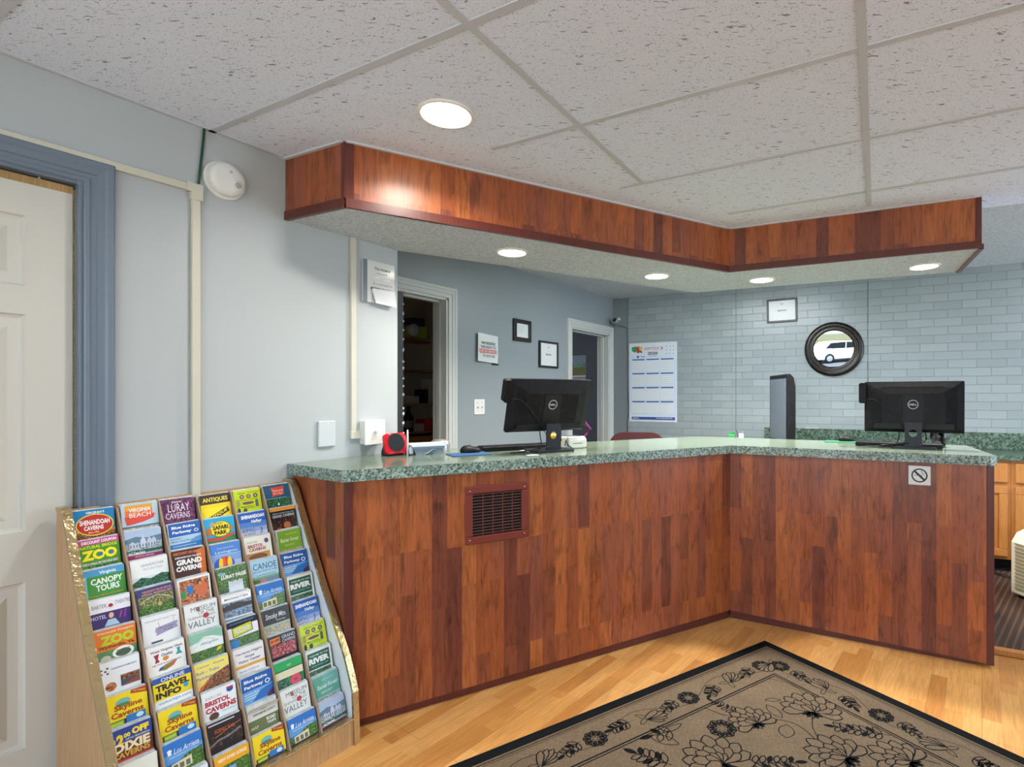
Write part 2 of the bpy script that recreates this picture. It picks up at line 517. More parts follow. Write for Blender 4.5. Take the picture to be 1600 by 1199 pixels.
def mat_edge():
    m, nt, b = new_mat('paper_edge')
    v = coords(nt, 'Object')
    n = noise(nt, v, 30, 2)
    nt.links.new(ramp(nt, n, [(0.35, '#a9b0b0'), (0.6, '#d6dada')]), b.inputs['Base Color'])
    b.inputs['Roughness'].default_value = 0.5
    return m
M_EDGE = mat_edge()
def emit(name, col, st):
    m, nt, b = new_mat(name)
    b.inputs['Base Color'].default_value = (0.9, 0.9, 0.9, 1)
    b.inputs['Emission Color'].default_value = srgb(col); b.inputs['Emission Strength'].default_value = st
    return m
M_LAMP = emit('lit_lens', '#fff6e6', 14.0)
def mat_brass():
    m, nt, b = new_mat('crinkled_brass_edging')
    v = coords(nt, 'Object')
    b.inputs['Metallic'].default_value = 0.85; b.inputs['Roughness'].default_value = 0.22
    b.inputs['Base Color'].default_value = srgb('#c7b184')
    bump(nt, b, noise(nt, v, 45, 3, 0.6), 0.6, 0.006)
    return m
M_BRASS = mat_brass()
M_CARD = mat_wallpaint('brown_hardboard', '#9a8068', '#a58a72', 0.7, 0.05, 300)
M_LINER = paint('#e4e8ea', 0.4, name='white_liner')
def mat_black(name, h, rough):
    m, nt, b = new_mat(name)
    v = coords(nt, 'Object')
    n = noise(nt, v, 40, 4, 0.7)
    nt.links.new(ramp(nt, n, [(0.45, h), (0.95, '#24262a')]), b.inputs['Base Color'])
    b.inputs['Roughness'].default_value = rough
    b.inputs['Specular IOR Level'].default_value = 0.25
    return m
M_BLK = mat_black('black_plastic', '#0b0c0f', 0.5)
M_BLK2 = mat_black('dark_grey_plastic', '#2b2d33', 0.4)
M_GLOSSB = paint('#0c0d10', 0.08, name='black_glass')
M_CABLE = paint('#101012', 0.45, name='black_cable')
def mat_glass():
    m, nt, b = new_mat('clear_glass')
    b.inputs['Transmission Weight'].default_value = 1.0; b.inputs['Roughness'].default_value = 0.02; b.inputs['IOR'].default_value = 1.45
    b.inputs['Base Color'].default_value = (0.93, 0.97, 0.96, 1)
    return m
M_GLASS = mat_glass()
M_MIRROR = paint('#8e9296', 0.01, 1.0, name='mirror_silver')

# ------------------------------------------------------------------ room shell
RX0, RX1, RY0, RY1 = -3.13, 2.8, -1.9, 6.6
T1 = 2.38      # tile ceiling
T2 = 2.445     # plaster ceiling
SOF = 2.115    # underside of the soffit
bm_ = Vector(WB.d)
backL = WB.o - WB.d * 0.12
backR = WB.o + WB.d * 6.3
# floor
f = MB(); f.box(-5.2, RX1 + .12, RY0 - .12, 6.7, -0.06, 0.0)
structure('floor', f, M_FLOOR)
# dark carpet behind the counter with an oak threshold strip
th0 = C(1.80, 2.98); thd = C(0.896, -0.443)
th1 = th0 + thd * 4.0
f = MB(); f.prism([tuple(th0), tuple(th1), tuple(backR), tuple(backL), (XG, 5.2), (XG, 2.6), tuple(C(0.6, 3.75))], 0.002, 0.018)
structure('floor_behind_counter', f, M_CARPET)
f = MB(); q = Vector((thd.y, -thd.x)).normalized() * 0.045
f.prism([tuple(th0), tuple(th1), tuple(th1 + q), tuple(th0 + q)], 0.002, 0.028)
structure('trim_1', f, M_OAKC)
# left wall with the door opening
DY0, DY1, DZ = -0.19, 0.622, 2.06
f = MB()
f.box(XL - .12, XL, RY0, DY0, 0, T2)
f.box(XL - .12, XL, DY0, DY1, DZ, T2)
WEND = WL.at(621)
f.box(XG - .1, XL, DY1, WEND, 0, T2)
structure('wall_left', f, M_WHITE)
# grey wall with two openings
A0, A1 = 2.03, 2.79
B0, B1 = 4.405, 5.14
AZ, BZ = 2.07, 2.04
f = MB()
f.box(RX0, XG, WEND - .05, A0, 0, T2); f.box(RX0, XG, A0, A1, AZ, T2)
f.box(RX0, XG, A1, B0, 0, T2); f.box(RX0, XG, B0, B1, BZ, T2)
f.box(RX0, XG, B1, WB.o.y + 0.05, 0, T2)
structure('wall_left_rear', f, M_GREY)
# back wall: a plain strip, then painted brick panels
s0 = WB.at(981)
f = MB(); f.box(-0.12, s0, 0, 0.12, 0, T2)
structure('wall_rear_corner', f, M_SLATEWALL, M=WB.m())
f = MB(); f.box(s0, 6.3, 0, 0.12, 0, T2)
structure('wall_rear', f, M_BRICK, M=WB.m())
for k, u in enumerate((981, 1150, 1356)):
    a = WB.at(u)
    f = MB(); f.box(a - .0015, a + .0015, -0.003, 0.0, 0.9, T2)
    structure('trim_%d' % (2 + k), f, paint('#3c4348', 0.5), M=WB.m())
# front wall behind the camera and right wall, with front windows and an added right one
f = MB()
f.box(RX0 - .2, RX1 + .12, RY0 - .12, RY0, 0, 0.55)
f.box(RX0 - .2, RX1 + .12, RY0 - .12, RY0, 2.3, T2)
f.box(RX0 - .2, -1.6, RY0 - .12, RY0, 0.55, 2.3); f.box(2.7, RX1 + .12, RY0 - .12, RY0, 0.55, 2.3)
structure('wall_front', f, M_WHITE)
f = MB()
for x in (-1.6, 1.24, 2.66): f.box(x, x + .04, RY0 - .1, RY0 - .03, 0.55, 2.3)
f.box(-1.6, 2.7, RY0 - .1, RY0 - .03, 0.55, 0.59); f.box(-1.6, 2.7, RY0 - .1, RY0 - .03, 2.26, 2.3)
structure('window_1', f, M_TRIMW)
f = MB()
f.box(RX1, RX1 + .12, RY0, 6.5, 0, 0.6); f.box(RX1, RX1 + .12, RY0, 6.5, 2.3, T2)
f.box(RX1, RX1 + .12, RY0, 3.2, 0.6, 2.3); f.box(RX1, RX1 + .12, 5.8, 6.5, 0.6, 2.3)
structure('wall_right', f, M_WHITE)
f = MB()
for y in (3.2, 4.5, 5.76): f.box(RX1 + .03, RX1 + .1, y, y + .04, 0.6, 2.3)
f.box(RX1 + .03, RX1 + .1, 3.2, 5.8, 0.6, 0.64); f.box(RX1 + .03, RX1 + .1, 3.2, 5.8, 2.26, 2.3)
structure('added_window_2', f, M_TRIMW)  # unseen window added to light the area behind the counter

# ceilings
F1 = C(-1.016, 2.184); F2 = C(0.823, 3.314); F3 = C(1.997, 2.775)
dA = (F2 - F1).normalized(); F0 = Vector((XL, (F1 - C(0.32, -0.17) * 1.0).y))
F0 = C(-1.354, 2.349); F0.x = XL
K4 = C(2.242, 3.314); K23 = C(0.733, 3.97); K1 = Vector((XL, WEND))
f = MB(); f.box(-5.2, RX1 + .12, RY0 - .12, 6.8, T2, T2 + .08)
structure('ceiling_rear', f, M_POP)
tb0 = F3 + (K4 - F3) * 0.36; tb1 = tb0 + C(0.909, -0.417) * 5.0
f = MB()
inner = F2 + (K23 - F2) * 0.4; in1 = F1 + Vector((-0.1, 0.15))
f.prism([(XL, RY0), (RX1, RY0), (RX1, tb0.y + (RX1 - tb0.x) * (tb1.y - tb0.y) / (tb1.x - tb0.x)), tuple(tb0), tuple(inner), tuple(in1), (XL, F0.y + .1)], T1, T1 + .02)
structure('ceiling', f, M_TILE)
# grid bars
GO = C(-0.061, 2.046); e1 = C(0.465, 0.885).normalized(); e2 = C(0.885, -0.465).normalized()
M_BAR = paint('#c2c6ce', 0.45, name='ceiling_grid_paint')
grid = MB()
def bar(p, q, w=0.024, dz=0.0):
    d = (q - p).normalized(); s = Vector((-d.y, d.x)) * w / 2
    grid.prism([tuple(p - s), tuple(q - s), tuple(q + s), tuple(p + s)], T1 - 0.004 - dz, T1 - dz * .5)
def clipx(p, d, x):     # run a line from p along d to the plane x
    return p + d * ((x - p.x) / d.x)
for k in range(-4, 3):
    base = GO + e1 * (0.626 * k)
    pl = clipx(base, e2, XL)
    if k == 1: pl = base
    if k == 2: pl = GO + e1 * (0.626 * 2) + e2 * 0.26
    if k == 0:
        pl = GO + e2 * -0.42
        # short cut piece that ends on the fascia
    pr = clipx(base, e2, RX1)
    if k == 1: pl = GO + e1 * 0.626 + e2 * -0.12
    bar(pl, pr)
bar(GO + e1 * (-0.626 * 6), GO + e1 * 0.626, dz=.0006)
for j in (1, 2, 3):
    q = GO + e2 * (0.968 * j)
    bar(q + e1 * (-0.626 * 6), q + e1 * (0.626 * (2.36 if j == 1 else 1.9 - 0.5 * (j - 1))), dz=.0006)
# wall angle along the left wall
grid.box(XL, XL + 0.02, RY0, F0.y, T1 - 0.004, T1)
structure('ceiling_grid', grid, M_BAR)

# ------------------------------------------------------------------ soffit over the counter
sof = thing('soffit', None, None, kind='structure')
f = MB()
f.prism([tuple(F0), tuple(F1), tuple(F2), tuple(F3), tuple(K4), tuple(K23), tuple(K1)], SOF, T2, mi=0)
structure('soffit_box', f, M_POP, sof)
def panel_between(mb, p, q, z0, z1, out, inn=0.0, mi=0):
    d = (q - p).normalized(); n = Vector((d.y, -d.x))
    mb.prism([tuple(p - n * inn), tuple(q - n * inn), tuple(q + n * out), tuple(p + n * out)], z0, z1, mi)
for nm, (p, q, zt) in {'fascia_board_end': (F0, F1, T1), 'fascia_board_long': (F1, F2, T1), 'fascia_board_short': (F2, F3, T1 + .01)}.items():
    f = MB(); panel_between(f, p, q, SOF + .012, zt - .006, 0.008)
    structure('fascia_board', f, M_CHERRY, sof)
f = MB()
for p, q in ((F0, F1), (F1, F2), (F2, F3)):
    panel_between(f, p, q, SOF - .004, SOF + .034, 0.014, 0.004)
panel_between(f, F3, K4, SOF - .008, SOF + .02, 0.012, 0.01)
structure('fascia_trim', f, M_MAHOG, sof)
f = MB()
d1 = (F2 - F1).normalized(); d2 = (F3 - F2).normalized(); d0 = (F1 - F0).normalized()
panel_between(f, F1 - d0 * .004, F1 + d1 * .030, SOF + .034, T1 - .004, 0.013); panel_between(f, F1 - d0 * .012, F1 + d0 * 0.006, SOF + .034, T1 - .004, 0.013)
panel_between(f, F3 - d2 * .026, F3, SOF + .03, T1 + .01, 0.014)
structure('fascia_corner_strip', f, M_MAHOG, sof)
f = MB()
for p, q in ((F0, F1), (F1, F2), (F2, F3)): panel_between(f, p, q, T1 - .008, T1, 0.022)
structure('fascia_metal_angle', f, paint('#c9ccd0', 0.35), sof)

# recessed lights
def downlight(u, v, z, label, r=0.075, power=1.0, lens=None):
    p = at_height(u, v, z)
    t = thing('recessed_light', label, 'ceiling light', placev(p), 'recessed lights in the ceiling and soffit')
    f = MB(); f.lathe([(r + .014, 0.0), (r + .014, -0.004), (r + .004, -0.009), (r, -0.006), (r - .002, 0.0)], 40, cap=False)
    build('trim_ring', f, paint('#e6e4dc', 0.4), t)
    f = MB(); f.lathe([(r, -0.004), (r * .7, -0.0075), (0.0001, -0.009)], 40)
    build('lens', f, M_LAMP, t)
    l = bpy.data.lights.new('lamp_glow', 'AREA'); l.shape = 'DISK'; l.size = 2 * r * 0.9
    l.energy = LAMP_W * power; l.color = (1.0, 0.95, 0.87); l.spread = math.radians(150)
    o = bpy.data.objects.new('lamp_glow', l); COL.objects.link(o); o.parent = t; o.location = (0, 0, -0.013)
    return t
downlight(697, 178, T1, 'large round light in the tiled ceiling in front of the wood fascia', 0.088, 0.45)
def added_fill_panel(x, y, ang, label, watts):  # unseen panels added to brighten the brick wall and staff area
    t = thing('added_fill_light', label, 'ceiling light', place(x, y, T2, ang), 'added fill panels over the staff area')
    f = MB()
    for q in ((-.6, .6, -.3, -.28), (-.6, .6, .28, .3), (-.6, -.58, -.28, .28), (.58, .6, -.28, .28)): f.box(q[0], q[1], q[2], q[3], -.03, 0)
    build('frame', f, paint('#e6e4dc', 0.4), t)
    f = MB(); f.box(-.58, .58, -.28, .28, -.022, -.018); build('diffuser', f, emit('fill_diffuser', '#f4faff', 3.0), t)
    l = bpy.data.lights.new('fill_panel_glow', 'AREA'); l.shape = 'RECTANGLE'; l.size = 1.1; l.size_y = .5; l.energy = watts; l.color = (0.93, 0.98, 1.0)
    o = bpy.data.objects.new('fill_panel_glow', l); COL.objects.link(o); o.parent = t; o.location = (0, 0, -.034)
added_fill_panel(-1.25, 3.95, WB.a, 'added fill panel in the rear ceiling behind the long soffit leg', 19)
added_fill_panel(1.75, 4.15, WB.a, 'added fill panel in the rear ceiling over the oak cabinets', 14)
downlight(800, 394, SOF, 'round light in the soffit nearest the left storage doorway', 0.071, 0.5)
downlight(1026, 431, SOF, 'round light in the soffit just left of the fascia inner corner', 0.071)
downlight(1190, 437, SOF, 'round light in the soffit just right of the fascia inner corner', 0.071)
downlight(1444, 416, SOF, 'round light at the right end of the soffit above the second monitor', 0.071)

# ------------------------------------------------------------------ near door in the left wall
d = thing('door_1', None, None, kind='structure')
def recessed_leaf(mb, y0, y1, z0, z1, x, th, panels):
    """six panel leaf facing +x"""
    ys = sorted({y0, y1} | {a for p in panels for a in p[:2]}); zs = sorted({z0, z1} | {a for p in panels for a in p[2:]})
    def inside(a, b):
        for p in panels:
            if p[0] - 1e-6 <= a and b[0] <= p[1] + 1e-6 and p[2] - 1e-6 <= b[1] and b[2] <= p[3] + 1e-6: return True
    for i in range(len(ys) - 1):
        for j in range(len(zs) - 1):
            a0, a1, b0, b1 = ys[i], ys[i + 1], zs[j], zs[j + 1]
            isp = any(p[0] - 1e-6 <= a0 and a1 <= p[1] + 1e-6 and p[2] - 1e-6 <= b0 and b1 <= p[3] + 1e-6 for p in panels)
            if not isp: mb.poly([(x, a0, b0), (x, a1, b0), (x, a1, b1), (x, a0, b1)])
    for a0, a1, b0, b1 in panels:
        rings = [(0, 0), (0.005, -0.009), (0.014, -0.012), (0.038, -0.011), (0.058, -0.001)]
        R = [[(x + dx, a0 + k, b0 + k), (x + dx, a1 - k, b0 + k), (x + dx, a1 - k, b1 - k), (x + dx, a0 + k, b1 - k)] for k, dx in rings]
        for r1, r2 in zip(R, R[1:]):
            for i in range(4):
                mb.add([r1[i], r1[(i + 1) % 4], r2[(i + 1) % 4], r2[i]], [(0, 1, 2, 3)])
        mb.poly(R[-1])
    mb.box(x - th, x - 0.0125, y0, y1, z0, z1)
    for e in ((y0, y0 + .001), (y1 - .001, y1)): mb.box(x - .0125, x, e[0], e[1], z0, z1)
    mb.box(x - .0125, x, y0, y1, z1 - .001, z1)
f = MB()
y0, y1 = DY0 + .03, 0.598
w2 = (y1 - y0)
cols = [(y0 + .11, y0 + w2 / 2 - .055), (y0 + w2 / 2 + .055, y1 - .11)]
rows = [(0.24, 0.76), (0.92, 1.60), (1.69, 1.91)]
recessed_leaf(f, y0, y1, 0.012, 2.025, XL - .025, .038, [(a, b, c, e) for a, b in cols for c, e in rows])
leaf = build('leaf', f, M_DOORW, d, fix=False)
f = MB(); f.box(XL - .06, XL - .0235, y0, y1, 2.012, 2.036); build('leaf_top_edge', f, M_RAW, d)
f = MB()
f.prism_x([(0, 0)], 0, 0) if False else None
# casing: stepped profile, along the jamb and the head
prof = [(0.0, 0.010), (0.004, 0.013), (0.014, 0.013), (0.017, 0.009), (0.030, 0.010), (0.034, 0.015), (0.052, 0.018), (0.060, 0.022), (0.075, 0.022), (0.080, 0.018), (0.082, 0.0), (0.0, 0.0)]
def casing(mb, xw, ya, yb, zt, width=None, k=1.0):
    P = [(a * k, b) for a, b in prof]
    W = P[-2][0]
    n = len(P)
    # right leg
    vs = [(xw + b, yb + a, 0) for a, b in P] + [(xw + b, yb + a, zt + a) for a, b in P]
    mb.add(vs, [list(range(n)), list(range(n, 2 * n))] + [(i, (i + 1) % n, n + (i + 1) % n, n + i) for i in range(n)])
    vs = [(xw + b, ya - a, 0) for a, b in P] + [(xw + b, ya - a, zt + a) for a, b in P]
    mb.add(vs, [list(range(n)), list(range(n, 2 * n))] + [(i, (i + 1) % n, n + (i + 1) % n, n + i) for i in range(n)])
    vs = [(xw + b, ya - a, zt + a) for a, b in P] + [(xw + b, yb + a, zt + a) for a, b in P]
    mb.add(vs, [list(range(n)), list(range(n, 2 * n))] + [(i, (i + 1) % n, n + (i + 1) % n, n + i) for i in range(n)])
    # dark mitre joints
f = MB(); casing(f, XL, DY0 - .004, DY1 - .006, DZ - .008, k=0.98)
build('casing', f, M_TRIMB, d)
f = MB()
for ya, yb in ((DY0, DY0 + .018), (DY1 - .018, DY1)): f.box(XL - .12, XL + .004, ya, yb, 0, DZ)
f.box(XL - .12, XL + .004, DY0, DY1, DZ - .018, DZ)
f.box(XL - .02, XL + .006, DY1 - .022, DY1 + .002, DZ - .022, DZ + .002)
build('jamb', f, M_TRIMB, d)
f = MB(); f.box(XL - .045, XL - .03, 0.598, 0.604, 0.3, 2.03)
build('weather_strip', f, M_BRASS, d)
f = MB(); f.lathe([(0.004, 0), (0.004, .02)], 12, M=Matrix.Translation((XL - .03, 0.52, 2.026)))
build('top_latch', f, paint('#b8b8b4', 0.3, 0.8), d)

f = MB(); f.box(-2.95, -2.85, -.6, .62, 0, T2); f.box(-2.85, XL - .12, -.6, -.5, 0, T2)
structure('wall_added_backing', f, M_SLATE)  # unseen dark backing added to stop light leaking over the door
# grey wall doorways
for k, (a, b, z) in enumerate(((A0, A1, AZ), (B0, B1, BZ))):
    f = MB(); casing(f, XG, a, b - 0.0, z, k=1.0)
    for ya, yb in ((a, a + .016), (b - .016, b)): f.box(XG - .14, XG + .002, ya, yb, 0, z)
    f.box(XG - .14, XG + .002, a, b, z - .016, z)
    f.box(XG - .09, XG - .055, b - .03, b - .016, 0, z - .016); f.box(XG - .09, XG - .055, a + .016, b - .016, z - .03, z - .016)
    structure('trim_%d' % (5 + k), f, M_TRIMW)
# storage room and office behind the doorways
f = MB()
f.box(-4.75, -4.63, 1.7, 4.1, 0, T2); f.box(-4.63, RX0, 3.95, 4.1, 0, T2); f.box(-4.63, RX0, 1.65, 1.75, 0, T2)
structure('wall_storage_room', f, mat_wallpaint('storage_wall_paint', '#b8ae9c', '#c0b6a4', 0.7))
f = MB()
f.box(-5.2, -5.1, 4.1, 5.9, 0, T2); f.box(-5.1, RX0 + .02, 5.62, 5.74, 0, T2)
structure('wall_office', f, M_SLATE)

# ------------------------------------------------------------------ reception counter
TOPZ, SLAB = 1.05, 0.047
Q1 = C(-0.997, 2.143); Q2 = C(0.817, 3.245); Q3 = C(1.965, 2.645)
Q0 = Vector((XL + .004, Q1.y + 0.5)); Q0 = Vector((XL + .004, 1.305))
dA = (Q2 - Q1).normalized(); nA = Vector((-dA.y, dA.x))       # towards the staff side
dB = (Q3 - Q2).normalized(); nB = Vector((-dB.y, dB.x))
d0 = (Q1 - Q0).normalized()
def meet(p, d, q, e):
    t = ((q.x - p.x) * e.y - (q.y - p.y) * e.x) / (d.x * e.y - d.y * e.x)
    return p + d * t
BODY = 0.42
R12 = meet(Q1 + nA * BODY, dA, Q2 + nB * BODY, dB)
R3 = Q3 + nB * BODY
RW = meet(Q1 + nA * BODY, dA, Vector((XL + .004, 0)), Vector((0, 1)))
if RW.y > WEND: pass
ctr = thing('reception_counter', 'angled reception counter clad in reddish brown wood strip laminate', 'counter', placev(Vector((Q2.x, Q2.y, 0))))
CI = Matrix.Translation((-Q2.x, -Q2.y, 0))
def cpart(name, mb, mats, **k):
    mb.v = [CI @ Vector(v) for v in mb.v]
    return build(name, mb, mats, ctr, **k)
f = MB(); f.prism([tuple(Q0 + Vector((0, .02))), tuple(Q1 + nA * .02 + dA * .02), tuple(Q2 + nA * .03), tuple(Q3 + nB * .03 - dB * .03), tuple(R3 - dB * .03), tuple(R12), tuple(RW)], 0.06, TOPZ - SLAB - .002)
cpart('cabinet_body', f, M_BLK2)
def slab(p, q, z0, z1, t=0.018, z0b=None):
    mb = MB(); d = (q - p).normalized(); n = Vector((-d.y, d.x))
    a, b, c, e = p, q, q + n * t, p + n * t
    z0b = z0 if z0b is None else z0b
    vs = [(a.x, a.y, z0), (b.x, b.y, z0b), (c.x, c.y, z0b), (e.x, e.y, z0)] + [(v.x, v.y, z1) for v in (a, b, c, e)]
    mb.add(vs, [(0, 3, 2, 1), (4, 5, 6, 7), (0, 1, 5, 4), (1, 2, 6, 5), (2, 3, 7, 6), (3, 0, 4, 7)])
    return mb
ZT = TOPZ - SLAB
cpart('front_panel', slab(Q0, Q1, 0.045, ZT), M_CHERRY)
cpart('front_panel', slab(Q1, Q2, 0.035, ZT, z0b=0.052), M_CHERRY)
cpart('front_panel', slab(Q2, Q3, 0.05, ZT, z0b=0.018), M_CHERRY)
cpart('end_panel', slab(Q3, R3, 0.02, ZT), M_CHERRY)
f = MB()
for p, q, n in ((Q1 - d0 * 0.03, Q1, None),):
    pass
def strip(mb, p, d, w, n, out, z0, z1):
    a = p - n * out; b = p + d * w - n * out; c = p + d * w + n * .004; e = p + n * .004
    mb.prism([tuple(a), tuple(b), tuple(c), tuple(e)], z0, z1)
n0 = Vector((-d0.y, d0.x))
strip(f, Q1 - dA * .003, dA, 0.029, nA, .006, 0.03, ZT)
strip(f, Q1 - d0 * .008, d0, .010, n0, .005, 0.03, ZT)
cpart('corner_strip', f, M_MAHOG, bevel=.002)
f = MB()
strip(f, Q3 - dB * .028, dB, .03, nB, .006, 0.016, ZT)
cpart('corner_strip', f, M_MAHOG, bevel=.002)
f = MB()
for p, q, d, n in ((Q0, Q1, d0, n0), (Q1, Q2, dA, nA), (Q2, Q3 - dB * .075, dB, nB)):
    a = p + n * .016 + d * (.0); b = q + n * .016
    f.prism([tuple(a), tuple(b), tuple(b + n * .02), tuple(a + n * .02)], 0.0, 0.07)
cpart('kickboard', f, M_MAHOG)

# worktop
OV = 0.022
O1a = meet(Q0 - n0 * OV, d0, Q1 - nA * OV, dA)
OW = meet(Q0 - n0 * OV, d0, Vector((XL + .002, 0)), Vector((0, 1)))
O2 = meet(Q1 - nA * OV, dA, Q2 - nB * OV, dB)
O3 = Q3 - nB * OV + dB * .015
DEEP = 0.66
I12 = meet(Q1 + nA * DEEP, dA, Q2 + nB * (DEEP - .02), dB)
I3 = Q3 + nB * (DEEP - .02) - dB * .03
IW = Vector((XL + .002, WEND - .002))
IB = meet(Q1 + nA * DEEP, dA, Vector((XG + .03, 0)), Vector((0, 1)))
rc = 0.03
O1 = [tuple(O1a - d0 * rc), tuple(O1a - d0 * rc * .3 + dA * rc * .08), tuple(O1a + dA * rc * .3 - d0 * rc * .08), tuple(O1a + dA * rc)]
c1 = O3 - dB * .03; c2 = O3 + nB * .03
outline = [tuple(OW)] + O1 + [tuple(O2), tuple(c1), tuple(c2), tuple(I3), tuple(I12), tuple(Q1 + nA * DEEP + dA * .12), tuple(Vector((XL + .2, WEND + .12))), tuple(Vector((XL + .002, WEND + .01)))]
f = MB(); f.prism(outline, TOPZ - SLAB, TOPZ, mi=1, mside=0, mbot=0)
top = build('countertop', f, [M_GRAN, M_GRANTOP], bevel=.0025)
tag(top, 'green marbled laminate countertop on the wood clad reception counter', 'countertop')

WA_ = Wall(Q1, math.atan2(dA.y, dA.x)); WBc = Wall(Q2, math.atan2(dB.y, dB.x))
# vent grille
a0, a1, z0, z1 = WA_.rect(725, 826, 758, 840)
a0, a1 = WA_.at(726), WA_.at(824)
_, zt = WA_.at(775, 757); _, zb = WA_.at(775, 845)
W_, H_ = a1 - a0, zt - zb
vt = thing('vent_grille', 'maroon metal vent grille on the long front of the counter', 'vent', WA_.m((a0 + a1) / 2, (zt + zb) / 2, .001))
M_MAR = paint('#7a352c', 0.35, name='maroon_enamel')
f = MB(); fw = .034
hw, hh = W_ / 2, H_ / 2
for x0, x1, q0, q1 in ((-hw, hw, hh - fw, hh), (-hw, hw, -hh, -hh + fw), (-hw, -hw + fw, -hh + fw, hh - fw), (hw - fw, hw, -hh + fw, hh - fw)):
    f.box(x0, x1, -.012, 0, q0, q1)
build('frame', f, M_MAR, vt, bevel=.004)
f = MB(); f.box(-hw + fw, hw - fw, -.0015, -.0008, -hh + fw, hh - fw); build('shade_backing', f, paint('#0b0b0d', .9), vt)  # black sheet paints the shaded inside behind the louvers
n_l = 14
for k in range(n_l):
    z = -hh + fw + (k + .6) * (H_ - 2 * fw) / n_l
    f = MB(); f.box(-hw + fw, hw - fw, -.010, -.003, z, z + .0018)
    build('louver', f, paint('#8a5a4c', .4, .2), vt)
for k in range(1, 5):
    x = -hw + fw + k * (W_ - 2 * fw) / 5
    f = MB(); f.box(x - .0018, x + .0018, -.0112, -.0095, -hh + fw, hh - fw); build('vertical_rod', f, M_MAR, vt)
for sx in (-1, 1):
    for sz in (-1, 1):
        f = MB(); f.lathe([(.0035, 0), (.0025, .0015), (.0001, .002)], 12, M=Matrix.Translation((sx * (hw - .02), -.012, sz * (hh - .02))) @ Matrix.Rotation(math.pi / 2, 4, 'X'))
        build('screw', f, paint('#d0c0b8', .3, .7), vt)

# no smoking sticker
a0, a1 = WBc.at(1419.5), WBc.at(1454); _, zt = WBc.at(1437, 728.5); _, zb = WBc.at(1437, 758)
f = MB(); w, h = a1 - a0, zt - zb; f.box(-w / 2, w / 2, -.0012, 0, -h / 2, h / 2, 0)
mats = [paint('#dfe3e1', .4)]
A = Art(f, mats, (-w / 2, -.0012, h / 2), (1, 0, 0), (0, 0, 1), (0, -1, 0), w, h)
BK = '#16181c'
def ringpoly(A, a, b, r0, r1, c, asp=1.0, n=40):
    for k in range(n):
        t0, t1 = 2 * math.pi * k / n, 2 * math.pi * (k + 1) / n
        A.poly([(a + r * math.cos(t), b + r * asp * math.sin(t)) for r, t in ((r0, t0), (r1, t0), (r1, t1), (r0, t1))], c)
        A.k -= 1
    A.k += 1
asp = w / h
ringpoly(A, .5, .5, .30, .37, BK, asp)
A.line([(.29, .29), (.73, .74)], .010, BK)
A.rect(.26, .475, .62, .505, BK); A.rect(.64, .475, .655, .505, BK)
A.line([(.56, .30), (.60, .27), (.63, .33), (.60, .36), (.65, .41), (.69, .36), (.71, .42), (.72, .46)], .0025, BK)
o = build('no_smoking_sign', f, mats, M=WBc.m((a0 + a1) / 2, (zt + zb) / 2, .0005), fix=False)
tag(o, 'square white no smoking sticker on the short front of the counter', 'sign')

# lower staff desk behind the counter
f = MB()
sA0 = Q2 + nA * (DEEP + .02) + dA * -.2
S = [Q2 + nB * (DEEP + .03) + dB * .12, Q2 + nB * (DEEP + .03) + dB * 1.0, Q2 + nB * (DEEP + .62) + dB * 1.0, Q2 + nB * (DEEP + .62) + dB * .12]
desk = thing('staff_desk', 'low staff desk hidden behind the short leg of the counter', 'desk', placev(Vector((S[0].x, S[0].y, 0)), WBc.a))
f = MB(); f.box(0, .9, 0, .6, .84, .87); build('desk_top', f, M_GRANTOP, desk)
for x in (0.0, .86):
    f = MB(); f.box(x, x + .03, .02, .58, .018, .84); build('side_panel', f, M_OAKC, desk)

# ------------------------------------------------------------------ rear counter along the brick wall
aL = WB.at(1195)
aR = aL + 2.9
CZ = 0.905
DP = 0.50
f = MB(); f.box(aL, aR, -DP - .03, 0, CZ - .04, CZ)
o = build('rear_countertop', f, M_GRANB, M=WB.m(0, 0, .001), bevel=.003); tag(o, 'dark green laminate countertop on the oak cabinets along the brick wall', 'countertop')
f = MB(); f.box(aL, aR, -.022, 0, CZ, 1.045)
o = build('backsplash', f, M_GRANB, M=WB.m(0, 0, .002), bevel=.003); tag(o, 'dark green laminate backsplash strip along the brick wall', 'backsplash')
FZ = .018
uw = 0.46
x = aL + 0.02
first_seen = WB.at(1575)
k = 0
while x + uw < aR:
    cab = thing('base_cabinet', 'honey oak base cabinet under the rear counter beside the striped heater' , 'cabinet', WB.m(x, 0, 0), 'oak base cabinets along the brick wall')
    f = MB(); f.box(.001, uw - .001, -DP, -.01, FZ + .10, CZ - .042)
    build('body', f, M_OAKC, cab)
    f = MB(); f.box(0, uw, -DP + .07, -DP + .09, FZ, FZ + .10); build('toe_kick', f, M_BLK, cab)
    f = MB(); f.box(.022, uw - .022, -DP - .018, -DP - .0005, CZ - .042 - .165, CZ - .042 - .02); build('drawer', f, M_OAKC, cab, bevel=.005)
    f = MB(); z0, z1 = FZ + .125, CZ - .042 - .195; x0, x1 = .022, uw - .022; yb = -DP - .0005
    for q in ((x0, x1, z1 - .055, z1), (x0, x1, z0, z0 + .055), (x0, x0 + .055, z0 + .055, z1 - .055), (x1 - .055, x1, z0 + .055, z1 - .055)):
        f.box(q[0], q[1], yb - .019, yb, q[2], q[3])
    f.box(x0 + .055, x1 - .055, yb - .008, yb, z0 + .055, z1 - .055)
    f.box(x0 + .085, x1 - .085, yb - .016, yb - .008, z0 + .085, z1 - .085)
    build('door', f, M_OAKC, cab, bevel=.005)
    x += uw
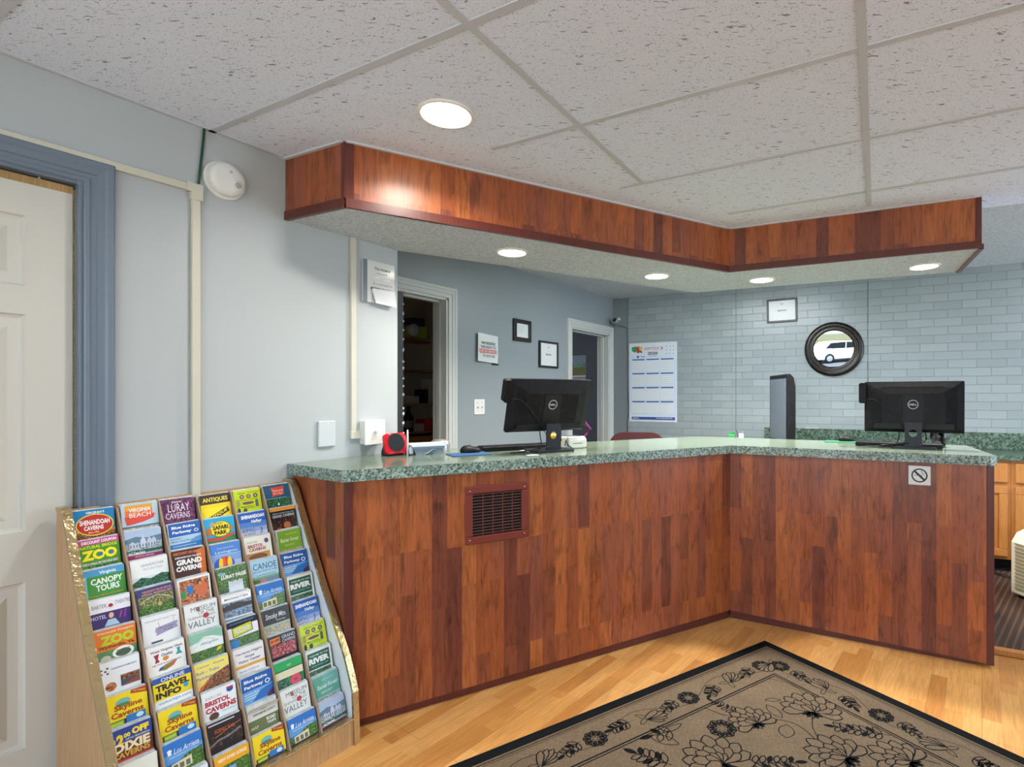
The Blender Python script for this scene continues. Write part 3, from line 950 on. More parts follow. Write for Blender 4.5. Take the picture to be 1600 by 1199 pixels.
# striped heater/cooler unit leaning at the right
hp = C(2.97, 3.40)
ac = thing('portable_heater', 'beige heater with a ribbed side grille and rounded top at the right edge', 'heater', place(hp.x, hp.y, .018, math.radians(40)))
f = MB()
pr = [(-.17, 0.02), (.17, .02), (.17, .36), (.13, .42), (.05, .45), (-.05, .45), (-.13, .42), (-.17, .36)]
f.prism_y(pr, -.2, .2); build('housing', f, paint('#cfcab4', .5), ac, bevel=.012)
for k in range(13):
    f = MB(); z = .06 + k * .024
    f.box(-.176, -.171, -.17, .17, z, z + .012); build('grille_rib', f, paint('#8c8468', .5), ac)
for k in range(13):
    f = MB(); z = .06 + k * .024
    f.box(-.15, .15, -.206, -.201, z, z + .012); build('grille_rib', f, paint('#8c8468', .5), ac)
for sx in (-.12, .12):
    f = MB(); f.box(sx - .02, sx + .02, -.18, .18, 0, .02); build('foot', f, M_BLK, ac)
f = MB(); f.lathe([(.03, 0), (.03, .012), (.02, .016), (.0001, .017)], 24, M=Matrix.Translation((-.03, -.06, .45))); build('dial', f, M_BLK, ac)
def loop_path(c, r0, r1, turns, z, n=40, ph=0):
    return [(c.x + (r0 + (r1 - r0) * i / n) * math.cos(ph + turns * 2 * math.pi * i / n), c.y + (r0 + (r1 - r0) * i / n) * .8 * math.sin(ph + turns * 2 * math.pi * i / n), z + .004 * (i % 3)) for i in range(n + 1)]
cp = at_height(1583, 898, FZ)
f = MB(); f.tube(loop_path(cp, .10, .16, 1.6, FZ + .006) + [(hp.x + .1, hp.y + .1, FZ + .03)], .004)
o = build('power_cord', f, M_CABLE); tag(o, 'black power cord coiled on the dark floor behind the counter end', 'cord')

# ------------------------------------------------------------------ left wall fittings
M_PLATE = paint('#e2e3e0', .35, name='white_plastic'); M_PLATE2 = paint('#c3c9cc', .35, name='grey_plastic')
ya = WL.at(303)
rw = thing('cable_raceway', 'cream cable raceway running over the door and down the left wall', 'raceway', WL.m(ya, 2.125, 0.0008))
f = MB(); f.box(-2.2, .0, -.016, 0, -.004, .022); build('raceway_channel', f, M_CREAM, rw, bevel=.002)
f = MB(); f.box(-.012, .016, -.016, 0, -1.9, -.02); build('raceway_channel', f, M_CREAM, rw, bevel=.002)
f = MB(); f.prism_y([(-.03, .026), (.022, .026), (.022, -.035), (-.016, -.035), (-.016, -.007), (-.03, -.007)], -.021, 0); build('elbow_cover', f, M_CREAM, rw, bevel=.002)
rb = WL.at(550)
r2 = thing('cable_raceway', 'cream cable raceway dropping from the soffit to the white outlet box', 'raceway', WL.m(rb, 1.16, 0))
f = MB(); f.box(-.013, .014, -.016, 0, -.012, SOF - 1.16); build('raceway_channel', f, M_CREAM, r2, bevel=.002)
f = MB(); f.box(-.016, .05, -.019, 0, -.022, .014); build('elbow_cover', f, M_CREAM, r2, bevel=.002)
g = [(WL.at(318), T1), (WL.at(317), 2.34), (WL.at(314), 2.27), (WL.at(311), 2.20), (WL.at(308.5), 2.15)]
f = MB(); f.tube([(XL + .006, a, z) for a, z in g], .0045)
o = build('green_cable', f, paint('#0e4a33', .4)); tag(o, 'green cable hanging from the ceiling into the raceway elbow', 'cable')
# smoke detector
a, z = WL.at(350, 283)
sd = thing('smoke_detector', 'round white smoke detector on the left wall near the ceiling', 'smoke detector', WL.m(a, z) @ Matrix.Rotation(math.pi / 2, 4, 'X'))
f = MB(); f.lathe([(.075, 0), (.075, .008), (.070, .012)], 48); build('base_plate', f, M_PLATE, sd)
f = MB(); f.lathe([(.066, .012), (.066, .028), (.058, .040), (.040, .046), (.0001, .048)], 48); build('cover', f, M_PLATE, sd)
f = MB(); f.lathe([(.020, .0435), (.020, .0485), (.0001, .0490)], 28, M=Matrix.Translation((.030, -.018, -.001))); build('sounder_dome', f, M_PLATE, sd)
f = MB()
for i in range(-3, 4):
    for j in range(-3, 4):
        if i * i + j * j < 11: f.box(.030 + i * .0034 - .001, .030 + i * .0034 + .001, -.018 + j * .0034 - .001, -.018 + j * .0034 + .001, .0482, .0486)
build('sounder_holes', f, paint('#3a3c3c', .6), sd)
f = MB(); f.lathe([(.0065, .045), (.006, .050), (.0001, .051)], 20, M=Matrix.Translation((.005, .028, -.003))); build('test_button', f, M_PLATE2, sd)
# blank grey plate, outlet box
a, z = WL.at(509, 678)
t = thing('switch_plate', 'grey blank cover plate on the white wall above the counter end', 'switch plate', WL.m(a, z))
f = MB(); f.box(-.042, .042, -.012, 0, -.06, .06); build('plate', f, M_PLATE2, t, bevel=.004)
f = MB(); f.lathe([(.004, 0), (.0001, .002)], 12, M=Matrix.Translation((.005, -.012, .046)) @ Matrix.Rotation(math.pi / 2, 4, 'X')); build('screw', f, M_PLATE, t)
a, z = WL.at(577, 675)
t = thing('outlet_box', 'white surface mounted toggle switch box beside the raceway', 'switch box', WL.m(a, z))
f = MB(); f.box(-.056, .056, -.042, 0, -.058, .058); build('box', f, M_PLATE, t, bevel=.004)
f = MB(); f.box(-.058, .058, -.048, -.042, -.062, .062); build('cover_plate', f, M_PLATE, t, bevel=.003)
f = MB(); f.box(-.005, .005, -.064, -.048, -.006, .008); build('toggle', f, M_PLATE2, t, bevel=.002)
for q in (-.03, .03):
    f = MB(); f.lathe([(.004, 0), (.0001, .002)], 12, M=Matrix.Translation((0, -.048, q)) @ Matrix.Rotation(math.pi / 2, 4, 'X')); build('screw', f, M_PLATE2, t)

# operator sign with a paper tucked in
a0, a1 = WL.at(565), WL.at(614)
_, zt = WL.at(590, 410.5); _, zb = WL.at(590, 475)
w, h = a1 - a0, zt - zb
t = thing('operator_sign', 'white acrylic wall sign with grey lettering beside the storage doorway', 'sign', WL.m((a0 + a1) / 2, (zt + zb) / 2))
f = MB(); f.box(-w / 2, w / 2, -.012, -.002, -h / 2, h / 2); f.box(-w / 2, -w / 2 + .022, -.014, -.012, -h / 2, h / 2)
mats = [paint('#d9dbd9', .15), paint('#6f7a84', .25)]
f.mi[6:] = [1] * (len(f.mi) - 6)
A = Art(f, mats, (-w / 2, -.012, h / 2), (1, 0, 0), (0, 0, 1), (0, -1, 0), w, h)
A.text('This Hotel is', .60, .17, .50, .065, '#3a3f42', .02); A.text('owned by', .60, .28, .36, .065, '#9ea2a4')
A.text('CITY CODE', .58, .40, .52, .07, '#f4f5f5', .03); A.text('& is operated by:', .62, .54, .62, .06, '#8a8e90'); A.text('MICKEY CHAWLA', .60, .66, .74, .075, '#303436', .03)
build('sign_plate', f, mats, t, fix=False)
f = MB(); f.add([(-.045, -.018, -.035), (.088, -.018, -.03), (.092, -.03, -.115), (-.03, -.026, -.108)], [(0, 1, 2, 3)]); f.add([(-.045, -.0165, -.035), (.088, -.0165, -.03), (.092, -.0285, -.115), (-.03, -.0245, -.108)], [(3, 2, 1, 0)])
o = build('paper_note', f, paint('#e4e6ea', .6), M=WL.m((a0 + a1) / 2, (zt + zb) / 2)); tag(o, 'folded white paper tucked across the lower part of the wall sign', 'paper')

# ------------------------------------------------------------------ grey wall papers and frames
def framed(name, label, W, u0, u1, v0, v1, fr, mat, art, ftilt=0, cat='picture frame', group=None, border=.016, sheet='#dfe3e1'):
    a0, a1, z0, z1 = W.rect(u0, u1, v0, v1)
    w, h = a1 - a0, z1 - z0
    t = thing(name, label, cat, W.m((a0 + a1) / 2, (z0 + z1) / 2) @ Matrix.Rotation(ftilt, 4, 'Y'))
    f = MB()
    for x0, x1, q0, q1 in ((-w/2, w/2, h/2 - border, h/2), (-w/2, w/2, -h/2, -h/2 + border), (-w/2, -w/2 + border, -h/2 + border, h/2 - border), (w/2 - border, w/2, -h/2 + border, h/2 - border)):
        f.box(x0, x1, -.02, 0, q0, q1)
    build('frame', f, mat, t, bevel=.003)
    f = MB(); f.box(-w/2 + border, w/2 - border, -.008, -.001, -h/2 + border, h/2 - border)
    mats = [paint(sheet, .35)]
    A = Art(f, mats, (-w/2 + border, -.008, h/2 - border), (1, 0, 0), (0, 0, 1), (0, -1, 0), w - 2*border, h - 2*border)
    art(A)
    build('printed_sheet', f, mats, t, fix=False)
    f = MB(); f.poly([(-w/2 + border, -.012, -h/2 + border), (w/2 - border, -.012, -h/2 + border), (w/2 - border, -.012, h/2 - border), (-w/2 + border, -.012, h/2 - border)]); build('pane', f, M_PANE, t, fix=False)
    return t
def mat_pane():
    m, nt, b = new_mat('picture_glass')
    tr = nt.nodes.new('ShaderNodeBsdfTransparent'); gl = nt.nodes.new('ShaderNodeBsdfGlossy'); gl.inputs['Roughness'].default_value = 0.2
    mx = nt.nodes.new('ShaderNodeMixShader'); mx.inputs[0].default_value = 0.015
    nt.nodes.remove(nt.nodes['Principled BSDF']) if False else None
    nt.links.new(tr.outputs[0], mx.inputs[1]); nt.links.new(gl.outputs[0], mx.inputs[2])
    nt.links.new(mx.outputs[0], nt.nodes['Material Output'].inputs['Surface'])
    return m
M_PANE = mat_pane()
def art_refund(A):
    A.text('NO', .5, .18, .10 if A.w > A.h else .14, .06, '#1c1e20', .03, .2); A.text('REFUNDS', .5, .50, .34 if A.w > A.h else .46, .075, '#1c1e20', .03, .2)
def art_letter(A):
    for k in range(6): A.rect(.2, .18 + k * .09, .75 - .08 * (k % 3), .20 + k * .09, '#a8b0b4')
framed('certificate_frame', 'small dark wood framed notice high on the grey wall', WG, 801, 828, 500, 534, 1, M_MAHOG if False else paint('#241a16', .35), art_letter, border=.035)
framed('notice_frame', 'portrait black framed no refunds notice left of the office doorway', WG, 841, 870.5, 534, 575, 1, paint('#141618', .3), art_refund, border=.018)
framed('notice_frame', 'landscape black framed no refunds notice on the brick wall', WB, 1198.5, 1246, 467, 504, 1, paint('#141816', .3), art_refund, ftilt=math.radians(-.8), border=.018)
a0, a1, z0, z1 = WG.rect(744, 777, 524, 567.5)
w, h = a1 - a0, z1 - z0
f = MB()
f.add([(-w/2, -.022, h/2 + .01), (w/2, -.006, h/2), (w/2, -.010, -h/2), (-w/2 - .005, -.024, -h/2 + .01)], [(0, 1, 2, 3)])
mats = [paint('#dadedc', .5)]
A = Art(f, mats, (-w/2, -.022, h/2), Vector((1, .016 / w, 0)), (0, 0, 1), (0, -1, 0), w, h, lift=.003)
A.text('WE RESERVE', .5, .30, .70, .10, '#4c5052', .02); A.text('THE RIGHT TO', .5, .44, .78, .10, '#4c5052', .02)
A.rect(.05, .52, .92, .66, '#c8605a'); A.text('REFUSE SERVICE', .485, .59, .80, .09, '#e6c4c0', .02); A.text('TO ANYONE', .52, .75, .62, .10, '#4c5052', .02)
f.add([(-w/2, -.0215, h/2 + .01), (w/2, -.0055, h/2), (w/2, -.0095, -h/2), (-w/2 - .005, -.0235, -h/2 + .01)], [(3, 2, 1, 0)])
o = build('service_notice', f, mats, M=WG.m((a0 + a1)/2, (z0 + z1)/2), fix=False); tag(o, 'curling white paper notice with a red line of text on the grey wall', 'notice')
a0, a1, z0, z1 = WG.rect(768, 778.5, 560, 571)
f = MB(); f.box(a0, a1, -.004, -.001, z0, z1); o = build('black_plaque', f, paint('#101214', .3), M=WG.m()); tag(o, 'small black plaque peeking out below the service notice', 'plaque')
a, z = WG.at(748.5, 636)
t = thing('light_switch', 'white double toggle switch plate on the grey wall left of the first monitor', 'light switch', WG.m(a, z))
f = MB(); f.box(-.058, .058, -.007, 0, -.06, .06); build('plate', f, M_PLATE, t, bevel=.003)
for sx in (-.023, .023):
    f = MB(); f.box(sx - .005, sx + .005, -.02, -.007, -.008, .004); build('toggle', f, M_PLATE2, t, bevel=.0015)
    for q in (-.032, .032):
        f = MB(); f.lathe([(.0035, 0), (.0001, .0015)], 10, M=Matrix.Translation((sx, -.007, q)) @ Matrix.Rotation(math.pi/2, 4, 'X')); build('screw', f, paint('#8a8c8a', .3, .6), t)
# ------------------------------------------------------------------ brick wall: calendar, mirror, camera
a0, a1, z0, z1 = WB.rect(983.5, 1058, 535.5, 659.5)
w, h = a1 - a0, z1 - z0
f = MB(); f.box(-w/2, w/2, -.005, -.001, -h/2, h/2)
mats = [paint('#d6dde4', .35)]
A = Art(f, mats, (-w/2, -.005, h/2), (1, 0, 0), (0, 0, 1), (0, -1, 0), w, h)
NB = '#2c4f94'
A.rect(.03, .16, .97, .92, '#cdd9e6')
A.poly([(.05, .05), (.16, .04), (.17, .10), (.13, .12), (.06, .10)], '#1f9560'); A.poly([(.15, .05), (.22, .04), (.23, .12), (.17, .13)], '#c8382c'); A.poly([(.21, .045), (.28, .05), (.27, .10), (.22, .09)], '#e0b028'); A.poly([(.22, .10), (.27, .10), (.28, .13), (.24, .12)], '#2a3a80')
A.text('AMTEX', .48, .075, .32, .036, '#c0323c', .0); A.poly([(.66, .055), (.69, .055), (.72, .075), (.69, .095), (.66, .095), (.69, .075)], '#7a828c')
A.text('2020', .50, .135, .21, .038, '#22304a', .03); A.text('AMTEX.COM', .50, .168, .14, .012, '#c0323c')
for i in range(3):
    for j in range(3): A.rect(.78 + i * .07, .05 + j * .045, .80 + i * .07, .060 + j * .045, '#6a7484')
A.ell(.19, .175, .025, .016, '#2c5fb4'); A.rect(.25, .17, .33, .178, '#4a5668')
for r in range(4):
    for c in range(3):
        x0 = .07 + c * .30; y0 = .205 + r * .178
        A.rect(x0, y0, x0 + .26, y0 + .014, NB)
        A.rect(x0 - .01, y0 + .02, x0 + .265, y0 + .155, '#dde3e6')
        A.k += 1
        for i in range(7):
            for j in range(5):
                A.k -= 1
                A.rect(x0 + .012 + i * .036, y0 + .035 + j * .025, x0 + .022 + i * .036, y0 + .041 + j * .025, '#66788e')
A.rect(.06, .938, .96, .972, NB); A.text('AMTEX >', .15, .955, .14, .016, '#e8ecf2'); A.text('www.amtexonline.com', .74, .950, .34, .014, '#e8ecf2')
o = build('wall_calendar', f, mats, M=WB.m((a0 + a1)/2, (z0 + z1)/2), fix=False); tag(o, 'large 2020 year planner calendar hanging on the brick wall', 'calendar')
# round mirror
a, z = WB.at(1302.5, 546)
R = .255
mt = thing('round_mirror', 'round mirror with a dark beaded frame on the brick wall', 'mirror', WB.m(a, z, .0) @ Matrix.Rotation(math.pi/2, 4, 'X'))
f = MB(); f.lathe([(R - .005, .002), (R, .012), (R - .005, .026), (R - .03, .034), (R - .042, .030), (R - .05, .022), (R - .06, .026), (R - .078, .026), (R - .085, .016), (R - .086, .004)], 64, cap=False)
build('frame', f, paint('#1e1814', .28, .1), mt)
f = MB()
for k in range(60):
    t = 2 * math.pi * k / 60
    f.lathe([(.0001, .0045), (.0035, .003), (.0045, 0)], 6, M=Matrix.Translation(((R - .069) * math.cos(t), (R - .069) * math.sin(t), .026)))
build('beading', f, paint('#7a6650', .35, .3), mt)
f = MB(); f.lathe([(R - .047, .0235), (R - .045, .027), (R - .043, .0265)], 64, cap=False); build('gilt_line', f, paint('#5a4024', .35, .4), mt)
Rg = R - .084; cur = 7.0
f = MB()
prof_g = [(Rg * k / 10, -(Rg * k / 10) ** 2 / (2 * cur)) for k in range(10, 0, -1)] + [(.0001, 0)]
f.lathe(prof_g, 64, M=Matrix.Translation((0, 0, .022)) @ Matrix.Rotation(math.radians(4.2), 4, 'X') @ Matrix.Rotation(math.radians(0.5), 4, 'Y'), cap=False)
build('mirror_glass', f, M_MIRROR, mt, fix=False)
# security camera
a, z = WB.at(966.5, 504)
sc = thing('security_camera', 'small silver bullet security camera in the corner above the calendar', 'camera', WB.m(a, z, .0))
f = MB(); f.lathe([(.028, 0), (.028, .012), (.012, .014), (.008, .05)], 20, M=Matrix.Translation((-.005, 0, .035)) @ Matrix.Rotation(math.pi/2, 4, 'X')); build('mount', f, paint('#b9bcbc', .3, .3), sc)
Mx = Matrix.Translation((.005, -.09, -.005)) @ Matrix.Rotation(math.radians(75), 4, 'X') @ Matrix.Rotation(math.radians(8), 4, 'Y')
f = MB(); f.lathe([(.024, -.055), (.029, -.045), (.030, .045), (.030, .055), (.026, .055), (.026, .048)], 24, M=Mx, cap=False); f.lathe([(.024, -.055), (.0001, -.058)], 24, M=Mx, cap=False); build('housing', f, paint('#a8aaa2', .3, .4), sc)
f = MB(); f.lathe([(.026, .048), (.012, .049), (.010, .054), (.0001, .055)], 24, M=Mx, cap=False); build('lens_face', f, M_GLOSSB, sc)
p0 = Vector((.012, -.04, -.03)); ax = WB.at(981) - a
f = MB(); f.tube([p0, (.02, -.012, -.045), (ax * .6, -.008, -.055), (ax - .002, -.008, -.075), (ax, -.006, -.12), (ax, -.006, -.5), (ax + .005, -.008, -.8), (ax + .018, -.012, -.95), (ax + .018, -.012, -1.02), (ax - .002, -.006, -1.1), (ax, -.006, -1.4)], .0035); build('camera_cable', f, paint('#3a4046', .5), sc)

# ------------------------------------------------------------------ things seen through the doorways
# shelves and boxes in the storage room
for k, z in enumerate((1.00, 1.28, 1.62, 1.93)):
    f = MB(); f.box(-4.63, -4.30, 1.8, 3.94, z - .02, z)
    o = build('shelf_board', f, mat_wallpaint('shelf_board_paint', '#8c6a50', '#967458', .6) if k == 0 else bpy.data.materials['shelf_board_paint'])
    tag(o, ['dark shelf board in the storage room, lowest in view', 'dark shelf board in the storage room carrying the bottle', 'dark shelf board in the storage room carrying the white cartons', 'dark shelf board in the storage room carrying the green package'][(k)], 'shelf', 'storage room shelves')
def ray_on_x(u, x):
    r = ray2(u); return r * (x / r.x)
def box_at(name, label, u0, u1, zb, h, col, x=-4.32, depth=.14, cat='box'):
    p0, p1 = ray_on_x(u0, x), ray_on_x(u1, x)
    f = MB(); f.box(x - depth, x, min(p0.y, p1.y), max(p0.y, p1.y), zb, zb + h)
    o = build(name, f, paint(col, .5), bevel=.004); tag(o, label, cat); return o
box_at('storage_box', 'yellow green package on the upper storage shelf', 640, 667, 1.93, .12, '#a8c83c')
f = MB(); p = ray_on_x(633, -4.28); f.lathe([(.055, 0), (.06, .03), (.055, .06), (.02, .07), (.0001, .07)], 20, M=Matrix.Translation((-4.25, p.y + .05, 1.99)) @ Matrix.Rotation(math.pi/2, 4, 'Y'))
o = build('plastic_jar', f, paint('#b8c8d4', .3)); tag(o, 'round grey jar lid beside the green package on the storage shelf', 'jar')
box_at('storage_box', 'dark blue carton stacked on top of the green package', 645, 664, 2.05, .08, '#2c3860')
box_at('storage_box', 'pale carton on the middle storage shelf at its left', 628, 643, 1.28, .075, '#a8b0b4')
box_at('storage_box', 'pale carton on the middle storage shelf beside the upright box', 644, 655, 1.28, .07, '#b0b8bc')
box_at('storage_box', 'upright pale box on the middle storage shelf next to the door jamb', 672, 688, 1.28, .25, '#b8b4ac')
box_at('storage_box', 'small black box standing on the middle storage shelf', 662, 669, 1.28, .14, '#15161a')
p = ray_on_x(638, -4.36)
t = thing('dark_bottle', 'dark bottle with a pale label on the lower storage shelf', 'bottle', place(p.x, p.y, 1.00))
f = MB(); f.lathe([(.05, 0), (.052, .01), (.052, .14), (.02, .19), (.016, .23), (.018, .25), (.0001, .25)], 24); build('bottle_body', f, paint('#14161a', .15), t)
f = MB(); f.lathe([(.0527, .04), (.0527, .11)], 24, cap=False); build('bottle_label', f, paint('#6a6c70', .5), t)
box_at('red_bag', 'crumpled red bag on the lower storage shelf', 664, 684, 1.00, .12, '#b02830', cat='bag')
box_at('storage_box', 'low pale box in front of the red bag on the lower shelf', 646, 663, 1.00, .075, '#b0aeac')
box_at('cardboard_carton', 'large brown cardboard carton under the storage shelves', 640, 690, .45, .5, '#a87850', depth=.28)
f = MB(); p = ray_on_x(684, -4.2)
f.tube([(-4.25, p.y - .02, 1.96), (-4.22, p.y - .06, 1.90), (-4.2, p.y - .07, 1.80), (-4.2, p.y - .03, 1.70), (-4.2, p.y + .02, 1.66)], .007)
o = build('hanging_cord', f, paint('#b49a86', .5)); tag(o, 'pale looped cord hanging inside the storage doorway', 'cord')
# strip of shiny clips on the edge of the doorway
r = ray2(629); px_ = XG + .08; p = r * (px_ / r.x)
t = thing('clip_strip', 'dark hanging strip of shiny white clips at the left of the storage doorway', 'clip strip', place(px_, p.y, 1.0))
f = MB(); f.box(-.008, .008, -.05, .0, -.999, 1.03); build('strip_board', f, paint('#2a2c2c', .4), t)
random.seed(5)
for k in range(15):
    z = .08 + k * .062 + random.uniform(-.015, .015); s = random.uniform(.008, .016)
    f = MB(); f.add([(.010, -.004, z), (.012, .006, z + s * 1.2), (.014, -.001, z + s * 2.2), (.010, -.012, z + s * 1.4), (.02, -.002, z + s)], [(0, 1, 4), (1, 2, 4), (2, 3, 4), (3, 0, 4), (0, 1, 2, 3)])
    build('clip', f, paint('#d8dcdc', .2, .3), t)
# calendar, partition in the office
WO = Wall((0, 5.62), 0.0)
a0, a1, z0, z1 = WO.rect(880, 915.5, 556, 650)
w, h = a1 - a0, z1 - z0
f = MB(); f.box(-w/2, w/2, -.006, -.001, -h/2, h/2)
mats = [paint('#a9a6b8', .5)]
A = Art(f, mats, (-w/2, -.006, h/2), (1, 0, 0), (0, 0, 1), (0, -1, 0), w, h)
A.rect(0, 0, 1, .13, '#7886a0'); A.rect(0, .12, 1, .24, PH['forest']); A.rect(0, .20, 1, .33, '#6a6a1e'); A.rect(0, .33, 1, .36, '#c4c0c4'); A.rect(0, .365, 1, .375, '#30284a'); A.rect(.18, .375, .38, .41, '#5a2460')
for i in range(7):
    for j in range(5): A.rect(.08 + i * .13, .45 + j * .10, .11 + i * .13, .46 + j * .10, '#5a5668'); A.k -= 1
o = build('photo_calendar', f, mats, M=WO.m((a0 + a1)/2, (z0 + z1)/2), fix=False); tag(o, 'calendar with a landscape photo on the dark wall inside the office', 'calendar')

# ------------------------------------------------------------------ monitors
def rounded(x0, x1, z0, z1, r, n=4):
    pts = []
    for cx, cz, a in ((x1 - r, z1 - r, 0), (x0 + r, z1 - r, 90), (x0 + r, z0 + r, 180), (x1 - r, z0 + r, 270)):
        for k in range(n + 1):
            t = math.radians(a + 90 * k / n); pts.append((cx + r * math.cos(t), cz + r * math.sin(t)))
    return pts
def monitor(label, pos, ang, tilt, zc, hole_item=None, side=1):
    """local -y is the back that faces the lobby"""
    t = thing('computer_monitor', label, 'monitor', placev(pos, ang), 'computer monitors on the reception counter')
    T = Matrix.Translation((0, .035, zc)) @ Matrix.Rotation(tilt, 4, 'X')
    f = MB(); f.M = T
    w, h = .245, .145
    f.prism_y(rounded(-w, w, -h, h, .008), 0.0, .016)
    n = len(rounded(-w, w, -h, h, .02))
    A = rounded(-w + .001, w - .001, -h + .001, h - .001, .01); B = rounded(-w + .035, w - .035, -h + .02, h - .035, .02); Cc = rounded(-w + .09, w - .09, -h + .02, h - .07, .02)
    vs = [(p[0], 0.0, p[1]) for p in A] + [(p[0], -.016, p[1]) for p in B] + [(p[0], -.030, p[1]) for p in Cc]
    m = len(A)
    f.add(vs, [(i, (i + 1) % m, m + (i + 1) % m, m + i) for i in range(m)] + [(m + i, m + (i + 1) % m, 2*m + (i + 1) % m, 2*m + i) for i in range(m)] + [list(range(2*m, 3*m))], 0)
    build('back_shell', f, M_BLK, t)
    f = MB(); f.M = T; f.box(-w + .008, w - .008, .016, .0165, -h + .014, h - .008); build('screen', f, M_GLOSSB, t)
    f = MB(); f.M = T; f.box(-.15, .15, -.0145, -.012, h - .033, h - .030); f.box(-.05, .05, -.0312, -.030, -h + .02, h - .075)
    build('vent_slot', f, paint('#06070a', .6), t)
    f = MB(); f.M = T; f.box(-w + .05, -.06, -.031, -.0295, -h + .022, -h + .052); build('port_recess', f, paint('#050608', .6), t)
    f = MB(); f.M = T; f.box(.06, w - .05, -.031, -.0295, -h + .022, -h + .052); build('port_recess', f, paint('#050608', .6), t)
    # maker's roundel
    f = MB(); mats = [paint('#c9ccd0', .3)]
    f.M = T
    A_ = Art(f, mats, (-.03, -.0314, .045), (1, 0, 0), (0, 0, 1), (0, -1, 0), .06, .06)
    ringpoly(A_, .5, .5, .38, .43, '#d4d7da'); A_.text('DELL', .5, .5, .60, .17, '#d4d7da', .03)
    build('logo_roundel', f, mats, t, fix=False)
    # stand: neck with a round hole, foot
    f = MB()
    nz0, nz1 = .012, .15
    hz = zc - .155 - .045 if zc > .2 else .07
    hz = .087
    R_ = .021
    N = 24
    def ring(y):
        o_ = []; i_ = []
        for k in range(N):
            a = 2 * math.pi * k / N + math.pi / 4
            c, s = math.cos(a), math.sin(a); q = max(abs(c), abs(s))
            i_.append((R_ * c, y, hz + R_ * s))
            X = .042 * c / q; Z = hz + .045 * s / q
            o_.append((X, y, Z))
        return o_, i_
    o1, i1 = ring(-.012); o2, i2 = ring(.0)
    vs = o1 + i1 + o2 + i2
    fs = []
    for k in range(N):
        k2 = (k + 1) % N
        fs += [(k, k2, N + k2, N + k), (2*N + k, 3*N + k, 3*N + k2, 2*N + k2), (N + k, N + k2, 3*N + k2, 3*N + k)]
    f.add(vs, fs)
    f.box(-.042, .042, -.012, 0, nz0, hz - .045); f.box(-.042, .042, -.012, 0, hz + .045, nz1)
    f.add([(-.042, -.012, hz - .045), (-.042, 0, hz - .045), (-.042, 0, hz + .045), (-.042, -.012, hz + .045)], [(0, 1, 2, 3)])
    f.add([(.042, -.012, hz - .045), (.042, 0, hz - .045), (.042, 0, hz + .045), (.042, -.012, hz + .045)], [(3, 2, 1, 0)])
    build('stand_neck', f, M_BLK2, t)
    f = MB(); f.prism(rounded(-.11, .11, -.045, .13, .012), 0.0, .010); build('stand_foot', f, M_BLK2, t, bevel=.003)
    # card reader clipped on the screen edge
    f = MB(); f.M = T; f.prism_y(rounded(-w - .03, -w + .008, h - .125, h - .005, .012), -.012, .03)
    build('card_reader', f, M_BLK, t, bevel=.004)
    f = MB(); f.M = T
    f.tube([(-w, -.010, h - .10), (-w + .05, -.034, h - .10), (-w + .10, -.036, h - .14), (-w + .17, -.040, h - .22), (-w + .22, -.045, -h)], .002)
    f.M = Matrix.Identity(4)
    f.tube([(-.07, .02, zc - .13), (-.068, .01, zc - .18), (-.07, .0, .06), (-.085, -.01, .014), (-.15, -.02, .006), (-.24, .02, .006)], .003)
    f.tube([(.06, .02, zc - .12), (.065, .03, zc - .18), (.07, .03, .06), (.05, .03, .03), (-.06, -.03, .03), (-.14, -.035, .02), (-.19, .02, .006)], .003)
    build('cables', f, M_CABLE, t)
    return t
m1 = at_height(865, 703.5, TOPZ); m1 = C(-.225, 2.86, TOPZ)
ANG_A = math.atan2(dA.y, dA.x); ANG_B = math.atan2(dB.y, dB.x)
mon1 = monitor('dark monitor seen from behind on the left leg of the counter, tilted back', m1, ANG_A + math.radians(2), math.radians(17), .245)
m2 = C(1.79, 3.02, TOPZ)
mon2 = monitor('dark monitor seen from behind on the right leg of the counter', m2, ANG_B, math.radians(2), .235)
# yellow round thing behind the first stand
p = C(-.235, 2.99, TOPZ + .055)
t = thing('yellow_desk_ball', 'yellow ball on a small stand seen through the hole of the left monitor stand', 'ball', placev(Vector((p.x, p.y, TOPZ))))
f = MB(); f.lathe([(.0001, -.028), (.012, -.025), (.022, -.016), (.028, 0), (.022, .016), (.012, .025), (.0001, .028)], 24, M=Matrix.Translation((0, 0, .062))); build('ball', f, paint('#e0a21c', .4), t)
f = MB(); f.lathe([(.03, 0), (.03, .006), (.010, .012), (.008, .036)], 20); build('ball_stand', f, M_BLK, t)

